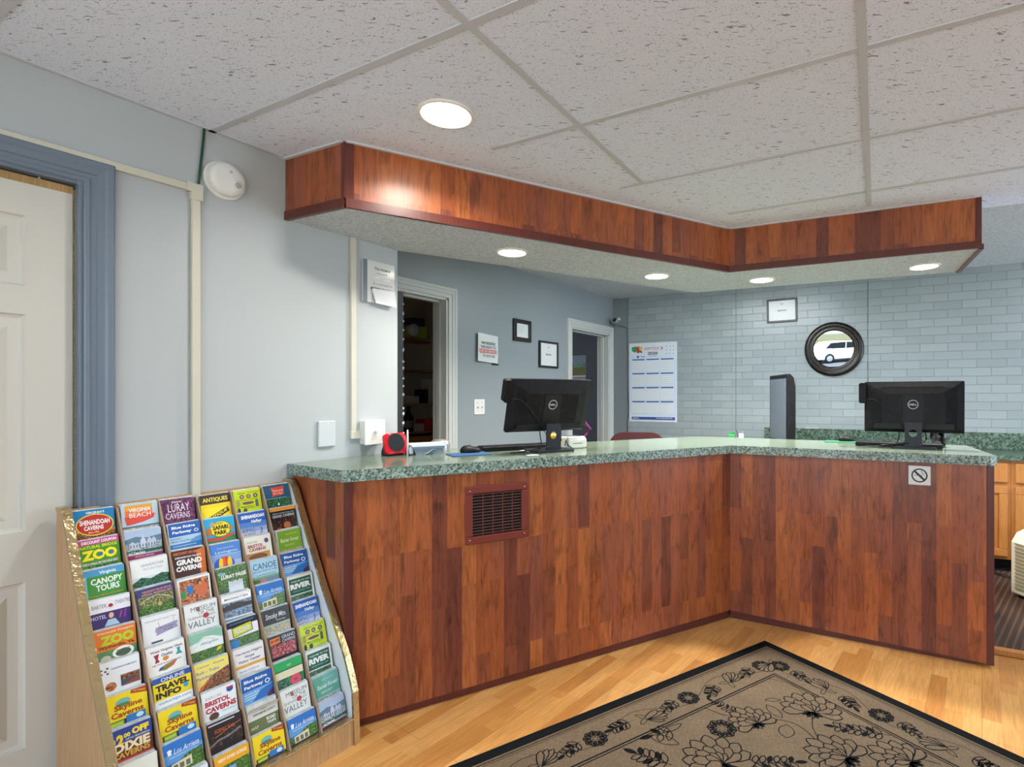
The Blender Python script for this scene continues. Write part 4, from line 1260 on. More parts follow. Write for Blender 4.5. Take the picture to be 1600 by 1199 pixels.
def keyboard(label, pos, ang, L=.44):
    t = thing('keyboard', label, 'keyboard', placev(pos, ang))
    f = MB(); f.prism_x([(-.07, 0), (.07, 0), (.07, .012), (.05, .022), (-.06, .028), (-.07, .024)], -L/2, L/2); build('case', f, M_BLK, t, bevel=.003)
    f = MB()
    for i in range(20):
        for j in range(5):
            x = -L/2 + .016 + i * (L - .03) / 20; y = -.052 + j * .021
            f.box(x, x + .017, y, y + .017, .0275 - j * .0012, .031 - j * .0012)
    build('keys', f, M_BLK2, t); t.children[-1]['kind'] = 'stuff'
    return t
keyboard('black keyboard lying behind the left monitor stand', C(-.44, 3.0, TOPZ), ANG_A)
keyboard('black keyboard lying behind the right monitor', C(1.80, 3.20, TOPZ) if False else C(1.78, 3.16, TOPZ), ANG_B)
def mouse(label, pos, ang):
    t = thing('computer_mouse', label, 'computer mouse', placev(pos, ang))
    f = MB()
    for (z, a, b) in (): pass
    rings = [(0, .028, .050), (.010, .031, .054), (.022, .028, .048), (.031, .018, .034), (.035, .0001, .0001)]
    n = 24; vs = []; fs = []
    for z, a, b in rings:
        for k in range(n):
            th = 2 * math.pi * k / n; vs.append((b * math.cos(th), a * math.sin(th), z + (.004 * math.cos(th) if z > .02 else 0)))
    for j in range(len(rings) - 1):
        for k in range(n): fs.append((j*n + k, j*n + (k+1) % n, (j+1)*n + (k+1) % n, (j+1)*n + k))
    f.add(vs, fs, 0, True); f.add(vs[:n], [list(reversed(range(n)))])
    build('shell', f, M_BLK, t)
    f = MB(); f.lathe([(.008, -.003), (.008, .003)], 16, M=Matrix.Translation((.028, 0, .028)) @ Matrix.Rotation(math.pi/2, 4, 'X')); build('scroll_wheel', f, M_BLK2, t)
    return t
def pad(name, label, pos, ang, w, d, col):
    f = MB(); f.prism(rounded(-w/2, w/2, -d/2, d/2, .01), 0, .004); o = build(name, f, paint(col, .6), M=placev(pos, ang)); tag(o, label, 'mouse pad'); return o
mp1 = at_height(733, 710.5, TOPZ); pad('mouse_pad', 'blue mouse pad on the left leg of the counter', mp1, ANG_A, .20, .15, '#2a5480')
q = at_height(735, 708.5, TOPZ); q.z += .0045; mouse('black mouse resting on the blue pad', q, ANG_A + math.radians(170))
mp2 = at_height(1318, 691, TOPZ); pad('mouse_pad', 'green mouse pad on the right leg of the counter', mp2, ANG_B, .22, .13, '#1f7048')
q = at_height(1323, 690.5, TOPZ); q.z += .0045; mouse('black mouse resting on the green pad', q, ANG_B + math.radians(200))
def paper(label, pos, ang, w, d, name='paper_sheet'):
    f = MB(); f.box(-w/2, w/2, -d/2, d/2, 0, .0015); o = build(name, f, paint('#dcdedc', .6), M=placev(pos, ang)); tag(o, label, 'paper'); return o
paper('white papers lying left of the monitor stand', at_height(838, 704.0, TOPZ), ANG_A + .2, .16, .09)
paper('small white slip in front of the left monitor foot', at_height(832, 711.5, TOPZ), ANG_A, .06, .03, 'paper_slip')

# red rimmed terminal
p = at_height(618, 712.0, TOPZ)
t = thing('counter_display', 'red rimmed black display on a dark stand at the wall end of the counter', 'display', placev(p, ANG_A + math.radians(18)))
T = Matrix.Translation((0, .0, .006)) @ Matrix.Rotation(math.radians(-16), 4, 'X')
f = MB(); f.M = T
outer = []; inner_ = []
N = 48
for i in range(N):
    a = 2 * math.pi * i / N; ca_, sa_ = math.cos(a), math.sin(a)
    rr = (abs(ca_) ** 7 + abs(sa_) ** 7) ** (-1 / 7); outer.append((.058 * rr * ca_, .052 + .052 * rr * sa_)); inner_.append((.045 * math.cos(a), .055 + .047 * math.sin(a)))
vs = [(x, -.020, z) for x, z in outer] + [(x, -.024, z) for x, z in inner_] + [(x, 0, z) for x, z in outer]
f.add(vs, [(i, (i+1) % N, N + (i+1) % N, N + i) for i in range(N)] + [(2*N + i, 2*N + (i+1) % N, (i+1) % N, i) for i in range(N)] + [[N + i for i in range(N)], list(reversed(range(2*N, 3*N)))])
build('red_rim', f, paint('#c01526', .15, name='glossy_red'), t)
f = MB(); f.M = T
f.add([(x * .98, -.0255, .053 + (z - .053) * .98) for x, z in inner_], [list(range(N))]); build('dark_face', f, paint('#23282c', .12), t)
f = MB(); f.prism_x([(.0, 0), (.06, 0), (.06, .02), (.03, .07), (.012, .08)], -.045, .045); build('stand', f, M_BLK2, t, bevel=.004)
# white and grey wireless box
p = at_height(671, 711.0, TOPZ)
t = thing('wireless_router', 'white topped grey router with an antenna beside the red display', 'router', placev(p, ANG_A))
f = MB()
f.prism_y([(-.06, 0), (.06, 0), (.072, .03), (-.072, .03)], .02, .12); build('body', f, paint('#8c97a6', .4), t, bevel=.003)
f = MB(); f.prism_y([(-.078, .031), (.078, .031), (.082, .042), (-.082, .042)], .008, .13); build('lower_lid', f, paint('#8fa0b4', .3), t, bevel=.003)
f = MB(); f.prism_y(rounded(-.085, .085, .043, .053, .004), .0, .14); build('top_lid', f, paint('#e6eaee', .25), t, bevel=.003)
for sx in (-1, 1):
    f = MB(); f.lathe([(.010, 0), (.012, .01), (.012, .03), (.006, .035)], 14, M=Matrix.Translation((sx * .083, .03, .006))); build('side_post', f, paint('#c0c8d0', .3), t)
f = MB(); f.lathe([(.005, 0), (.0045, .125), (.0001, .128)], 12, M=Matrix.Translation((-.098, .04, 0))); build('antenna', f, paint('#b9bdc0', .4), t)
f = MB(); f.tube([(-.02, .015, .004), (.0, .012, .012), (.02, .014, .026), (.035, .016, .024)], .003); f.tube([(.01, .012, .003), (.018, .010, .014), (.03, .014, .022), (.012, .014, .012)], .003, 1); build('wires', f, [paint('#c8ccd0', .4), paint('#1f8a84', .4)], t)
p = at_height(688, 702.5, TOPZ)
f = MB(); f.lathe([(.052, 0), (.054, .02), (.050, .045), (.038, .055), (.0001, .057)], 28); o = build('grey_canister', f, paint('#9a9d9c', .3, .4), M=placev(p)); tag(o, 'low round grey canister behind the router', 'canister')
# receipt printer
p = at_height(903, 701.0, TOPZ)
t = thing('receipt_printer', 'white receipt printer right of the left monitor stand', 'printer', placev(p, ANG_A + math.radians(8)))
f = MB(); f.prism_x([(0, 0), (.14, 0), (.14, .05), (.11, .066), (.02, .066), (0, .052)], -.065, .065); build('housing', f, paint('#d6dace', .35), t, bevel=.007)
f = MB(); f.box(-.03, .03, -.0015, .0015, .028, .031); f.box(-.045, .045, .03, .10, .066, .0675); build('paper_slot', f, paint('#4a4e4a', .5), t)
f = MB(); f.tube([(-.075, .02, .02), (-.085, .0, .05), (-.07, -.005, .02), (-.05, -.015, .006), (-.075, -.02, .005)], .003); build('printer_cable', f, M_CABLE, t)
# magenta lamp behind
p = C(-.075, 3.10, TOPZ)
t = thing('desk_lamp', 'small magenta jointed lamp behind the left monitor', 'desk lamp', placev(p, ANG_A))
f = MB(); f.lathe([(.03, 0), (.03, .01), (.01, .016)], 20); build('lamp_base', f, paint('#6a1550', .3), t)
f = MB(); f.tube([(0, 0, .012), (.0, 0, .05), (.035, 0, .085)], .005); f.tube([(.035, 0, .085), (.055, 0, .105), (.02, 0, .14)], .007); build('lamp_arm', f, paint('#8a1c68', .3), t)
f = MB(); f.lathe([(.008, 0), (.013, .03), (.013, .032)], 16, M=Matrix.Translation((.03, 0, .13)) @ Matrix.Rotation(math.radians(-50), 4, 'Y')); build('lamp_shade', f, paint('#8a1c68', .3), t)
# drinking glass
p = at_height(1466, 699.0, TOPZ)
f = MB(); f.lathe([(.0001, .0), (.036, 0), (.047, .115), (.0445, .115), (.034, .006), (.0001, .006)], 32, cap=False)
o = build('drinking_glass', f, M_GLASS, M=placev(p), fix=True); tag(o, 'clear drinking glass behind the right corner of the right monitor', 'glass')
# television side on
dsk = Vector(desk.location)
ptv = C(1.47, 4.28)
t = thing('television', 'dark flat television standing side on in front of the brick wall', 'television', place(ptv.x, ptv.y, .87, math.radians(31.8 - 90 - 1)))
# local x runs from the far edge to the near edge, the screen faces -y (to the left)
f = MB(); f.prism_x([(-.012, .075), (.0, .055), (.03, .07), (.052, .14), (.055, .25), (.055, .55), (.04, .62), (.014, .648), (-.012, .648)], -.215, .215); build('casing', f, M_BLK, t, bevel=.006)
f = MB(); f.box(-.195, .195, -.0135, -.0125, .135, .615); build('screen', f, paint('#5c646e', .15, name='sheen_screen_glass'), t)  # lighter grey paints a reflection into the dark screen
f = MB(); f.box(-.205, .205, -.0145, -.0128, .075, .11); build('speaker_strip', f, M_BLK2, t)
f = MB(); f.box(-.06, .06, .02, .05, .01, .07); f.prism(rounded(-.15, .15, -.08, .13, .02), 0, .012); build('stand', f, M_BLK, t)
f = MB(); f.tube([(.0, .10, .2), (.03, .16, .19), (.06, .22, .12), (.10, .26, .02)], .003); build('power_lead', f, M_CABLE, t)
# cups of pens behind the counter bend
def on_desk(u, v, dist):
    return C((u - CX) / FPX * dist, dist, EYE - (v - CY) / FPX * dist)
for (u, lab, col, items) in ((1143.5, 'green dispenser on the rear shelf behind the counter bend', '#2aa050', 0), (1158, 'small cup of pens on the rear shelf behind the counter bend', '#d0d4d8', 1)):
    p = on_desk(u, 684, 4.25)
    t = thing('pen_cup' if items else 'tape_dispenser', lab, 'pen cup' if items else 'dispenser', placev(Vector((p.x, p.y, .87)) if False else Vector((p.x, p.y, p.z))))
    if items:
        f = MB(); f.lathe([(.018, -.15), (.020, .03), (.018, .03), (.016, -.14)], 18, cap=False); build('cup', f, paint(col, .4), t)
        f = MB(); f.tube([(-.02, 0, 0), (-.035, 0, .055)], .004); build('pen', f, paint('#5a1c30', .4), t)
        f = MB(); f.tube([(.01, 0, 0), (.012, 0, .05)], .004); build('pen', f, paint('#4a70b0', .4), t)
    else:
        f = MB(); f.box(-.02, .02, -.02, .02, -.15, .025); build('body', f, paint(col, .4), t, bevel=.004)
        f = MB(); f.box(-.012, .012, -.012, .012, .025, .035); f.box(-.02, .02, -.008, .008, .035, .043); build('lid', f, paint('#2a8848', .4), t)
PEN_H = p.z - .15
f = MB(); q = on_desk(1150, 684, 4.25)
f.box(-.14, .14, -.10, .10, -.03, 0.0)
st = thing('side_cabinet', 'white low cabinet hidden behind the counter bend carrying the pen cup', 'cabinet', place(q.x, q.y, .018, WBc.a))
f = MB(); f.box(-.15, .15, -.12, .12, 0, PEN_H - .018 - .001); build('body', f, paint('#b0b4b0', .5), st)
f = MB(); f.box(-.14, .14, -.125, -.1205, .05, PEN_H - .06); build('drawer_front', f, paint('#c0c4c0', .5), st)
# office chair, maroon back
p = C(0.36, 4.62)
ch = thing('office_chair', 'maroon padded office chair behind the counter below the calendar', 'chair', place(p.x, p.y, .018, math.radians(20)))
f = MB()
pts = rounded(-.24, .24, .55, 1.02, .12, 8)
n = len(pts)
f.prism_y(pts, -.03, .04); build('backrest', f, paint('#4a1c22', .6, name='maroon_fabric'), ch, bevel=.02, segs=3)
f = MB(); f.prism(rounded(-.24, .24, -.5, -.03, .09, 6), .44, .52); build('seat', f, paint('#4a1c22', .6), ch, bevel=.02, segs=3)
f = MB(); f.box(-.03, .03, .03, .05, .42, .75); f.box(-.03, .03, -.25, .05, .415, .435); f.lathe([(.03, .08), (.03, .42)], 16, M=Matrix.Translation((0, -.25, 0))); build('post', f, M_BLK, ch)
for k in range(5):
    a = 2 * math.pi * k / 5 + .3
    f = MB(); f.tube([(0, -.25, .09), (.28 * math.cos(a), -.25 + .28 * math.sin(a), .07)], .016); build('base_spoke', f, M_BLK, ch)
    f = MB(); f.lathe([(.025, -.02), (.028, 0), (.025, .02)], 16, M=Matrix.Translation((.28 * math.cos(a), -.25 + .28 * math.sin(a), .029)) @ Matrix.Rotation(math.pi/2, 4, 'X')); build('caster', f, M_BLK, ch)
# white slip on the rear backsplash
a, z = WB.at(1269, 671.5)
f = MB(); f.box(-.06, .06, -.03, -.005, 1.046, 1.049); o = build('white_slip', f, paint('#e4e8e8', .5), M=WB.m(a, 0, 0)); tag(o, 'thin white slip lying on top of the green backsplash', 'paper')

# ------------------------------------------------------------------ brochure rack
RW_ = 0.733; RY = 0.552
RM = WL.m(RY, 0, .004)
rack = thing('brochure_rack', 'oak veneered tiered brochure rack with brass edging against the left wall', 'brochure rack', RM)
TH = math.radians(15)
ROWS = 10
def top_of(i): return (0.052 + 0.0437 * i, 0.972 - 0.0868 * i)      # distance from wall, height
side_prof = [(0, 0), (0, .985), (.045, .985), (.075, .955), (.27, .60), (.44, .325), (.475, .245), (.492, .20), (.502, .02), (.502, 0)]
SP = [(-a, b) for a, b in side_prof]
for x0, x1, inn in ((0.0, .018, 1), (RW_ - .018, RW_, 0)):
    f = MB(); f.prism_x(SP, x0, x1)
    build('side_panel', f, M_OAK, rack)
    f = MB(); xi = x1 if inn else x0 - .0015
    f.prism_x([(a * .985 - .002, b * .985 + .004) for a, b in SP], xi, xi + .0015)
    build('white_liner', f, M_LINER, rack)
    f = MB()
    path = side_prof[1:]
    c = []
    for a, b in path: c.append(Vector((0, -a, b)))
    w = .0225
    xa, xb = (x0 - .0025, x1 + .0025)
    vs = []
    for i, q in enumerate(c):
        t = (c[min(i + 1, len(c) - 1)] - c[max(i - 1, 0)]).normalized(); nn = Vector((0, t.z, -t.y)); nn = nn if nn.y < 0 or nn.z > 0 else -nn
        for xx, off in ((xa, -.009), (xa, .003), (xb, .003), (xb, -.009)): vs.append(Vector((xx, q.y, q.z)) + nn * off)
    fs = []
    for i in range(len(c) - 1):
        for k in range(3): fs.append((4*i + k, 4*i + k + 1, 4*i + k + 5, 4*i + k + 4))
    f.add(vs, fs); build('brass_edging', f, M_BRASS, rack, fix=False)
f = MB(); f.box(.018, RW_ - .018, -.012, 0, .01, .975); build('back_panel', f, M_OAK, rack)
f = MB(); f.box(.018, RW_ - .018, -.496, -.482, 0, .098); build('front_panel', f, M_OAK, rack)
f = MB(); f.box(.018, RW_ - .018, -.500, -.478, .098, .103); build('front_rail', f, M_BRASS, rack, bevel=.001)
INW = RW_ - .036 - .004; PITCH = INW / 6
for c in range(1, 6):
    x = .020 + PITCH * c
    pts = [(-.012, .96)] + [(-(d + .0035), z - .004) for d, z in (top_of(0), top_of(9))] + [(-.482, .10), (-.40, .10), (-.012, .85)]
    f = MB(); f.prism_x(pts, x - .0025, x + .0025); build('column_divider', f, M_CARD, rack)
dn = Vector((0, -math.sin(TH), -math.cos(TH)))
for i in range(ROWS):
    d, z = top_of(i)
    p = Vector((0, -d + .0205, z - .012)); q = p + dn * (.15 if i < 9 else .085)
    f = MB(); f.prism_x([(p.y, p.z), (p.y + .003, p.z), (q.y + .003, q.z), (q.y, q.z)], .020, RW_ - .022)
    build('pocket_back', f, M_CARD, rack)
    f = MB(); f.prism_x([(q.y - .022, q.z), (q.y, q.z), (q.y, q.z - .003), (q.y - .022, q.z - .003)], .020, RW_ - .022)
    build('pocket_floor', f, M_CARD, rack)

W_B, H_B, L_B = .103, .0955, .150
W = '#eef0ee'; K = '#1a1a1e'; YE = '#f0d61c'
def skyline(A):
    A.poly([(.62, 0), (1, 0), (1, .20), (.60, .10)], '#a8402a'); A.text('NOT TO BE MISSED', .82, .08, .28, .05, '#f0c020', rise=-.25)
    A.ell(.42, .26, .19, .13, '#e8c818'); A.ell(.42, .26, .17, .11, '#6fb0b0'); A.ell(.40, .33, .17, .05, '#3c8a58')
    A.text('Skyline', .53, .42, .66, .21, '#a3441e', .03); A.text('Caverns', .50, .60, .76, .17, '#a3441e', .03)
    A.rect(.05, .76, .62, 1.1, '#3c2050'); A.rect(.08, .78, .40, .92, '#7cbc30'); A.text('DISCOUNT', .24, .85, .26, .07, '#e8e040'); A.rect(.46, .70, .92, .96, '#2878c0'); A.ell(.78, .80, .09, .07, '#c8e4f4')
def zoo1(A):
    A.rect(0, 0, 1, .17, '#c83c88'); A.text('DISCOUNT COUPON', .52, .09, .84, .10, W, .03)
    A.text('NATURAL BRIDGE', .5, .25, .90, .10, '#d8e020', .02); A.text('ZOO', .5, .52, .86, .34, '#f0e418', .06); A.ell(.53, .52, .05, .07, '#3a6ab0'); A.ell(.80, .52, .05, .07, '#3a6ab0')
    A.text('TAKE A WALK ON THE WILD SIDE !', .5, .80, .88, .08, '#f0d8e8', .03); A.rect(.2, .88, .9, 1.2, PH['forest'])
def shcav(A):
    A.text("VIRGINIA'S", .52, .10, .46, .08, W, .02); A.rect(0, .74, 1, 1.3, PH['brown']); A.rect(0, .70, 1, .76, '#d88a30')
    A.ell(.5, .52, .47, .37, YE); A.ell(.5, .52, .44, .34, '#b8281e'); A.text('SHENANDOAH', .5, .43, .74, .17, W, .03); A.text('CAVERNS', .47, .62, .48, .15, W, .03); A.text('Since 1922', .46, .77, .26, .06, '#f0d8a0')
def canopy(A):
    A.rect(0, 0, 1, .22, '#4a98c8'); A.rect(.06, .22, 1, 1.2, '#3c9038'); A.rect(0, .18, .06, 1.2, '#74b4d0')
    A.text('Virginia', .58, .14, .42, .13, W); A.text('CANOPY', .54, .40, .78, .20, W, .03); A.text('TOURS', .55, .63, .58, .20, W, .03); A.text('Treetop Zipline Adventures', .5, .86, .84, .06, '#e89030')
def barter(A):
    A.text('BARTER', .26, .24, .34, .12, '#6a6a78', .0); A.text('THEATRE', .82, .20, .36, .12, '#6a6a78', .0); A.ell(.53, .24, .11, .12, '#c8c4d0'); A.ell(.53, .24, .095, .10, '#f0eef2'); A.ell(.53, .26, .06, .06, '#a02838')
    A.rect(.02, .44, 1, .95, '#3c2c6c'); A.text('HOTEL', .24, .58, .36, .12, '#d8d0e8', .01); A.ell(.53, .58, .06, .09, '#e0b090'); A.poly([(.36, .9), (.45, .70), (.62, .70), (.72, .9)], '#a8c8e0'); A.poly([(.76, .5), (.80, .5), (.74, .72), (.71, .72)], '#b04070'); A.poly([(.86, .46), (.90, .5), (.86, .75), (.82, .72)], '#8a3a90')
def zoo2(A):
    A.text('Discount Coupon', .52, .10, .86, .09, '#f4e8d8', .01); A.text('ZOO', .54, .34, .82, .30, '#b8cc28', .06); A.text('Wytheville, Va.', .52, .56, .88, .12, '#5a3a18', .03)
    A.rect(.02, .66, 1, 1.2, '#5a8a5c'); A.ell(.66, .80, .26, .17, W); A.ell(.66, .82, .19, .11, '#4a5a48'); A.text('ZOO ADVENTURES', .66, .72, .34, .05, '#2c5a38'); A.ell(.24, .9, .12, .10, '#c8c0b0')
def harris(A):
    for a, b in ((.06, .18), (.15, .24), (.06, .30), (.20, .16), (.20, .32)): A.rect(a, b, a + .05, b + .05, '#2a3a5c')
    A.text('HARRISONBURG', .62, .24, .60, .045, '#6a7484'); A.ell(.28, .76, .13, .13, PH['people']); A.rect(.52, .50, .98, .84, '#3c4c60'); A.rect(.53, .50, .96, .66, PH['brown']); A.poly([(.52, .84), (.98, .66), (.98, .84)], '#8a4a30')
def dixie(A):
    A.text('$', .12, .33, .08, .16, YE, .05); A.text('2', .26, .32, .17, .34, YE, .06); A.text('00', .42, .23, .15, .13, YE, .05); A.text('OFF', .73, .18, .40, .20, YE, .06)
    A.text('ONE FULL PRICE ADMISSION', .66, .35, .56, .05, '#e8e4a0'); A.rect(.0, .44, 1, 1.1, '#5a3028'); A.text('DIXIE', .52, .54, .84, .26, '#f0e0b8', .05); A.text('CAVERNS', .50, .76, .86, .17, '#d8a040', .04); A.rect(0, .88, 1, .95, '#c83c28')
def vbeach(A):
    A.rect(.10, .04, .84, .22, '#e0a030'); A.rect(.10, .22, .84, .46, '#e07038'); A.poly([(.08, .44), (.90, .40), (.86, .56), (.60, .66), (.30, .72), (.12, .74)], '#d84838')
    A.text('VIRGINIA', .50, .22, .60, .14, W, .02); A.text('BEACH', .50, .40, .58, .16, W, .0); A.rect(0, .78, 1, .84, '#4a7088'); A.rect(0, .84, 1, 1.2, PH['sand'])
def castle(A, low=False):
    A.rect(0, 0, 1, .34, '#a8bcd8'); A.poly([(0, .30), (.3, .22), (.6, .30), (1, .24), (1, .5), (0, .5)], '#5a7c94'); A.rect(0, .44, 1, .82, PH['city'])
    A.poly([(.42, .62), (.42, .34), (.46, .30), (.49, .14), (.52, .30), (.56, .34), (.56, .62)], '#c4ccdc'); A.poly([(.60, .62), (.60, .38), (.66, .28), (.72, .38), (.78, .30), (.84, .38), (.84, .62)], '#b4c0d4'); A.poly([(.12, .66), (.12, .46), (.20, .38), (.28, .46), (.36, .42), (.36, .66)], '#b8c2d2')
    for k in range(9): A.rect(.14 + k * .08, .50, .17 + k * .08, .60, '#5c6c84')
    A.rect(0, .70, 1, .80, PH['forest']); A.text('BILTMORE', .30, .80, .44, .08, W, .02); A.rect(0, .86, 1, 1.2, '#8c1c4c'); A.text('ESTATE & GARDENS', .5, .92, .5, .05, '#e0b0c8')
def grandf(A):
    A.text('GRANDFATHER', .58, .22, .62, .09, '#7a8898', .0); A.text('MOUNTAIN', .58, .36, .52, .08, '#a8b4c0', .0); A.rect(0, .60, 1, 1.2, '#d0dce0'); A.poly([(0, .78), (.25, .62), (.5, .70), (.8, .58), (1, .64), (1, 1.2), (0, 1.2)], PH['forest'])
def blmap(A):
    A.rect(0, 0, 1, .26, '#3c4080'); A.text("VIRGINIA'S BLUE RIDGE", .54, .12, .80, .07, '#e09838', .02); A.text('OFFICIAL REGIONAL MAP', .54, .22, .84, .07, '#e0a848', .02); A.rect(.02, .28, .98, 1.2, PH['olive']); A.rect(.02, .62, .98, 1.2, PH['green'])
    A.line([(.06, .50), (.25, .36), (.55, .30), (.85, .44), (.95, .56)], .0015, '#e0e0c8'); A.ell(.58, .62, .06, .07, '#c8a070')
def pursign(A):
    A.text('SHENANDOAH VALLEY TRAIL', .5, .16, .84, .04, '#9aa0ac'); A.line([(.42, .24), (.44, .42)], .001, '#7a7488'); A.line([(.84, .20), (.82, .40)], .001, '#7a7488')
    A.poly([(.34, .42), (.92, .34), (.94, .42), (.90, .44), (.93, .56), (.60, .62), (.34, .68), (.36, .58), (.32, .56)], '#9c94b4'); A.text('The Artisan', .62, .45, .40, .05, '#5a5474'); A.text('Trail', .66, .54, .24, .05, '#5a5474'); A.rect(.2, .84, .5, .90, '#4a5060')
def wvglass(A):
    A.text('West Virginia Glass', .52, .18, .84, .10, '#3a3c70'); A.text('Outlet', .52, .33, .30, .10, '#3a3c70'); A.poly([(.18, .28), (.32, .26), (.28, .42), (.32, .52), (.20, .54), (.22, .42)], '#9c2c38'); A.ell(.48, .46, .08, .07, '#d08838'); A.poly([(.78, .24), (.88, .24), (.86, .34), (.92, .46), (.74, .46), (.80, .34)], '#2c9ca4')
    A.text('High Grade & Hand Made Glass', .5, .60, .76, .05, '#5a4470'); A.poly([(.26, .80), (.45, .66), (.78, .60), (.66, .76), (.44, .84)], '#b86838'); A.poly([(.26, .80), (.44, .72), (.62, .70), (.50, .80)], '#5a8a3c'); A.poly([(.26, .82), (.3, .72), (.42, .68), (.36, .78)], '#34509c')
def travel(A):
    A.rect(0, 0, 1, .18, '#2850a8'); A.text('ONLINE', .52, .10, .62, .12, W, .01); A.text('TRAVEL', .50, .34, .88, .20, '#2a2a2c', .05); A.text('INFO', .38, .57, .66, .20, '#2a2a2c', .05); A.ell(.84, .50, .07, .08, '#30a0c8'); A.rect(0, .72, 1, 1.2, W); A.text('visitortips.com', .52, .82, .84, .12, '#3a8ac4', .01)
def arrieta(A):
    A.rect(0, 0, 1, .5, '#2c74c8'); A.rect(0, .34, 1, .62, '#5c9cdc'); A.text('Los Arrieta', .58, .30, .66, .16, W, .0, .3); A.rect(.10, .24, .19, .36, W); A.ell(.145, .24, .06, .05, W); A.text('FINE DINING & TOURS', .5, .45, .72, .04, '#c8dcf4')
    A.poly([(.3, .66), (.6, .50), (.98, .46), (.98, .7), (.3, .8)], PH['green']); A.rect(0, .66, 1, 1.2, PH['green']); A.poly([(.16, .66), (.68, .60), (.68, .88), (.16, .94)], '#d8d4b8')
    for k in range(3): A.rect(.20 + k * .16, .70, .31 + k * .16, .86, '#6c6a50')
def luray(A):
    A.rect(0, 0, 1, 1.2, PH['purple']); A.text('Discover', .48, .12, .30, .07, W); A.text('LURAY', .52, .34, .64, .30, '#e8dce8', .0); A.text('CAVERNS', .48, .64, .72, .22, '#e8dce8', .0)
def brp(A):
    A.rect(.02, 0, 1, .48, '#1c5cac'); A.text('Blue Ridge', .48, .16, .72, .13, W, .03); A.text('Parkway', .42, .34, .58, .13, W, .03); A.ell(.86, .34, .07, .06, W); A.ell(.86, .34, .05, .04, '#3a6cb0')
    A.rect(.02, .48, 1, .84, '#a8c8e0'); A.poly([(.5, .84), (.8, .60), (1, .56), (1, .84)], '#5a94cc'); A.text('Association', .22, .56, .34, .05, '#4a6a98'); A.text('Official Travel Planner', .40, .66, .70, .06, '#3c6ca8'); A.rect(.02, .76, 1, 1.2, '#2874b8'); A.text('www.blueridgeparkway.org', .45, .84, .7, .04, W)
def brp2(A):
    A.rect(.02, 0, 1, .50, '#1c5cac'); A.text('Blue Ridge', .48, .18, .74, .14, W, .03); A.text('Parkway', .40, .38, .60, .14, W, .03); ringpoly(A, .84, .38, .05, .085, '#dce8f4'); A.rect(.02, .50, 1, 1.2, '#6aa8e0'); A.poly([(.3, .9), (.6, .60), (1, .52), (1, .9)], '#2c6cb8'); A.poly([(.78, .86), (.86, .76), (1, .70), (1, 1), (.8, 1)], '#503060'); A.text('Association Official', .30, .60, .46, .05, W); A.rect(.05, .68, .5, .70, W); A.rect(.05, .76, .42, .78, W)
def grandc(A):
    A.poly([(.72, .1), (1, 0), (1, 1), (.82, 1)], '#c86828'); A.text('DISCOUNT ON BACK!', .46, .12, .82, .10, '#e07838', .03); A.text("SHENANDOAH VALLEY'S", .48, .27, .78, .07, W, .02); A.text('GRAND', .50, .45, .76, .20, W, .05); A.text('CAVERNS', .48, .68, .76, .18, W, .05)
def people(A):
    A.rect(.07, .07, .95, .95, PH['people']); A.ell(.36, .42, .10, .16, '#2878c0'); A.ell(.36, .24, .05, .06, '#c08868'); A.ell(.16, .56, .08, .14, '#3c9858'); A.ell(.72, .48, .18, .28, '#c86c44'); A.ell(.66, .22, .08, .09, '#4a2818'); A.ell(.68, .26, .05, .06, '#c89070')
def museum(A):
    A.text('MUSEUM', .56, .20, .74, .15, '#5c646a', .0); A.text('OF THE', .64, .36, .48, .13, '#5c646a', .0); A.text('SHENANDOAH', .50, .50, .80, .09, '#7c8286', .0); A.text('VALLEY', .48, .72, .82, .22, '#5c646a', .0); A.rect(.36, .14, .46, .30, '#94685c'); A.ell(.62, .50, .09, .09, '#b83848')
def museum2(A): museum(A)
def abing(A):
    A.rect(0, 0, 1, .5, '#8cc0a8'); A.poly([(0, .34), (.25, .30), (.45, .16), (.7, .20), (1, .34), (1, .60), (0, .62)], '#e8f0ee'); A.line([(.16, .46), (.30, .30), (.46, .22), (.62, .26), (.78, .36)], .0007, '#6a7c80'); A.text('Abingdon', .58, .40, .54, .12, '#6a7478', .0, .3); A.rect(0, .60, 1, 1.2, PH['green']); A.poly([(.8, .66), (.95, .62), (.90, .74), (.76, .78)], '#e0c020')
def kayak(A):
    A.rect(0, 0, 1, .30, '#f0e068'); A.text('Canoe - Kayak', .48, .14, .80, .10, '#3474a8', .01); A.poly([(0, .26), (1, .20), (1, 1.2), (0, 1.2)], '#ecd87c'); A.text('Raft - Tube', .38, .32, .64, .10, '#3474a8', .01); A.text('Paddleboard', .40, .50, .72, .10, '#3474a8', .01)
    A.poly([(.12, .80), (.5, .5), (1, .34), (1, 1.2), (.05, 1.2)], PH['brown']); A.poly([(.02, .95), (.34, .60), (.40, .62), (.08, 1.0)], '#e06828')
def bristol(A):
    A.text('EXPLORE', .34, .22, .46, .09, '#b08890', .0); A.text('BRISTOL', .44, .40, .72, .17, '#b8283c', .05); A.text('CAVERNS', .52, .62, .88, .18, '#b8283c', .05); A.ell(.82, .16, .10, .09, '#2c50a0'); A.rect(.72, .07, .92, .12, '#c83848'); A.ell(.30, .84, .14, .12, '#5a3830'); A.text('Where the rocks are', .72, .78, .36, .05, '#80a8b0')
def bristol2(A):
    A.text('EXPLORE', .30, .22, .36, .08, '#8a8c88', .0); A.text('BRISTOL', .40, .38, .56, .13, '#a83848', .04); A.text('CAVERNS', .46, .53, .62, .13, '#a83848', .04); A.ell(.82, .24, .08, .10, '#5a4a90'); A.rect(.0, .66, .9, .98, '#c09048'); A.ell(.45, .84, .34, .14, '#7c5028')
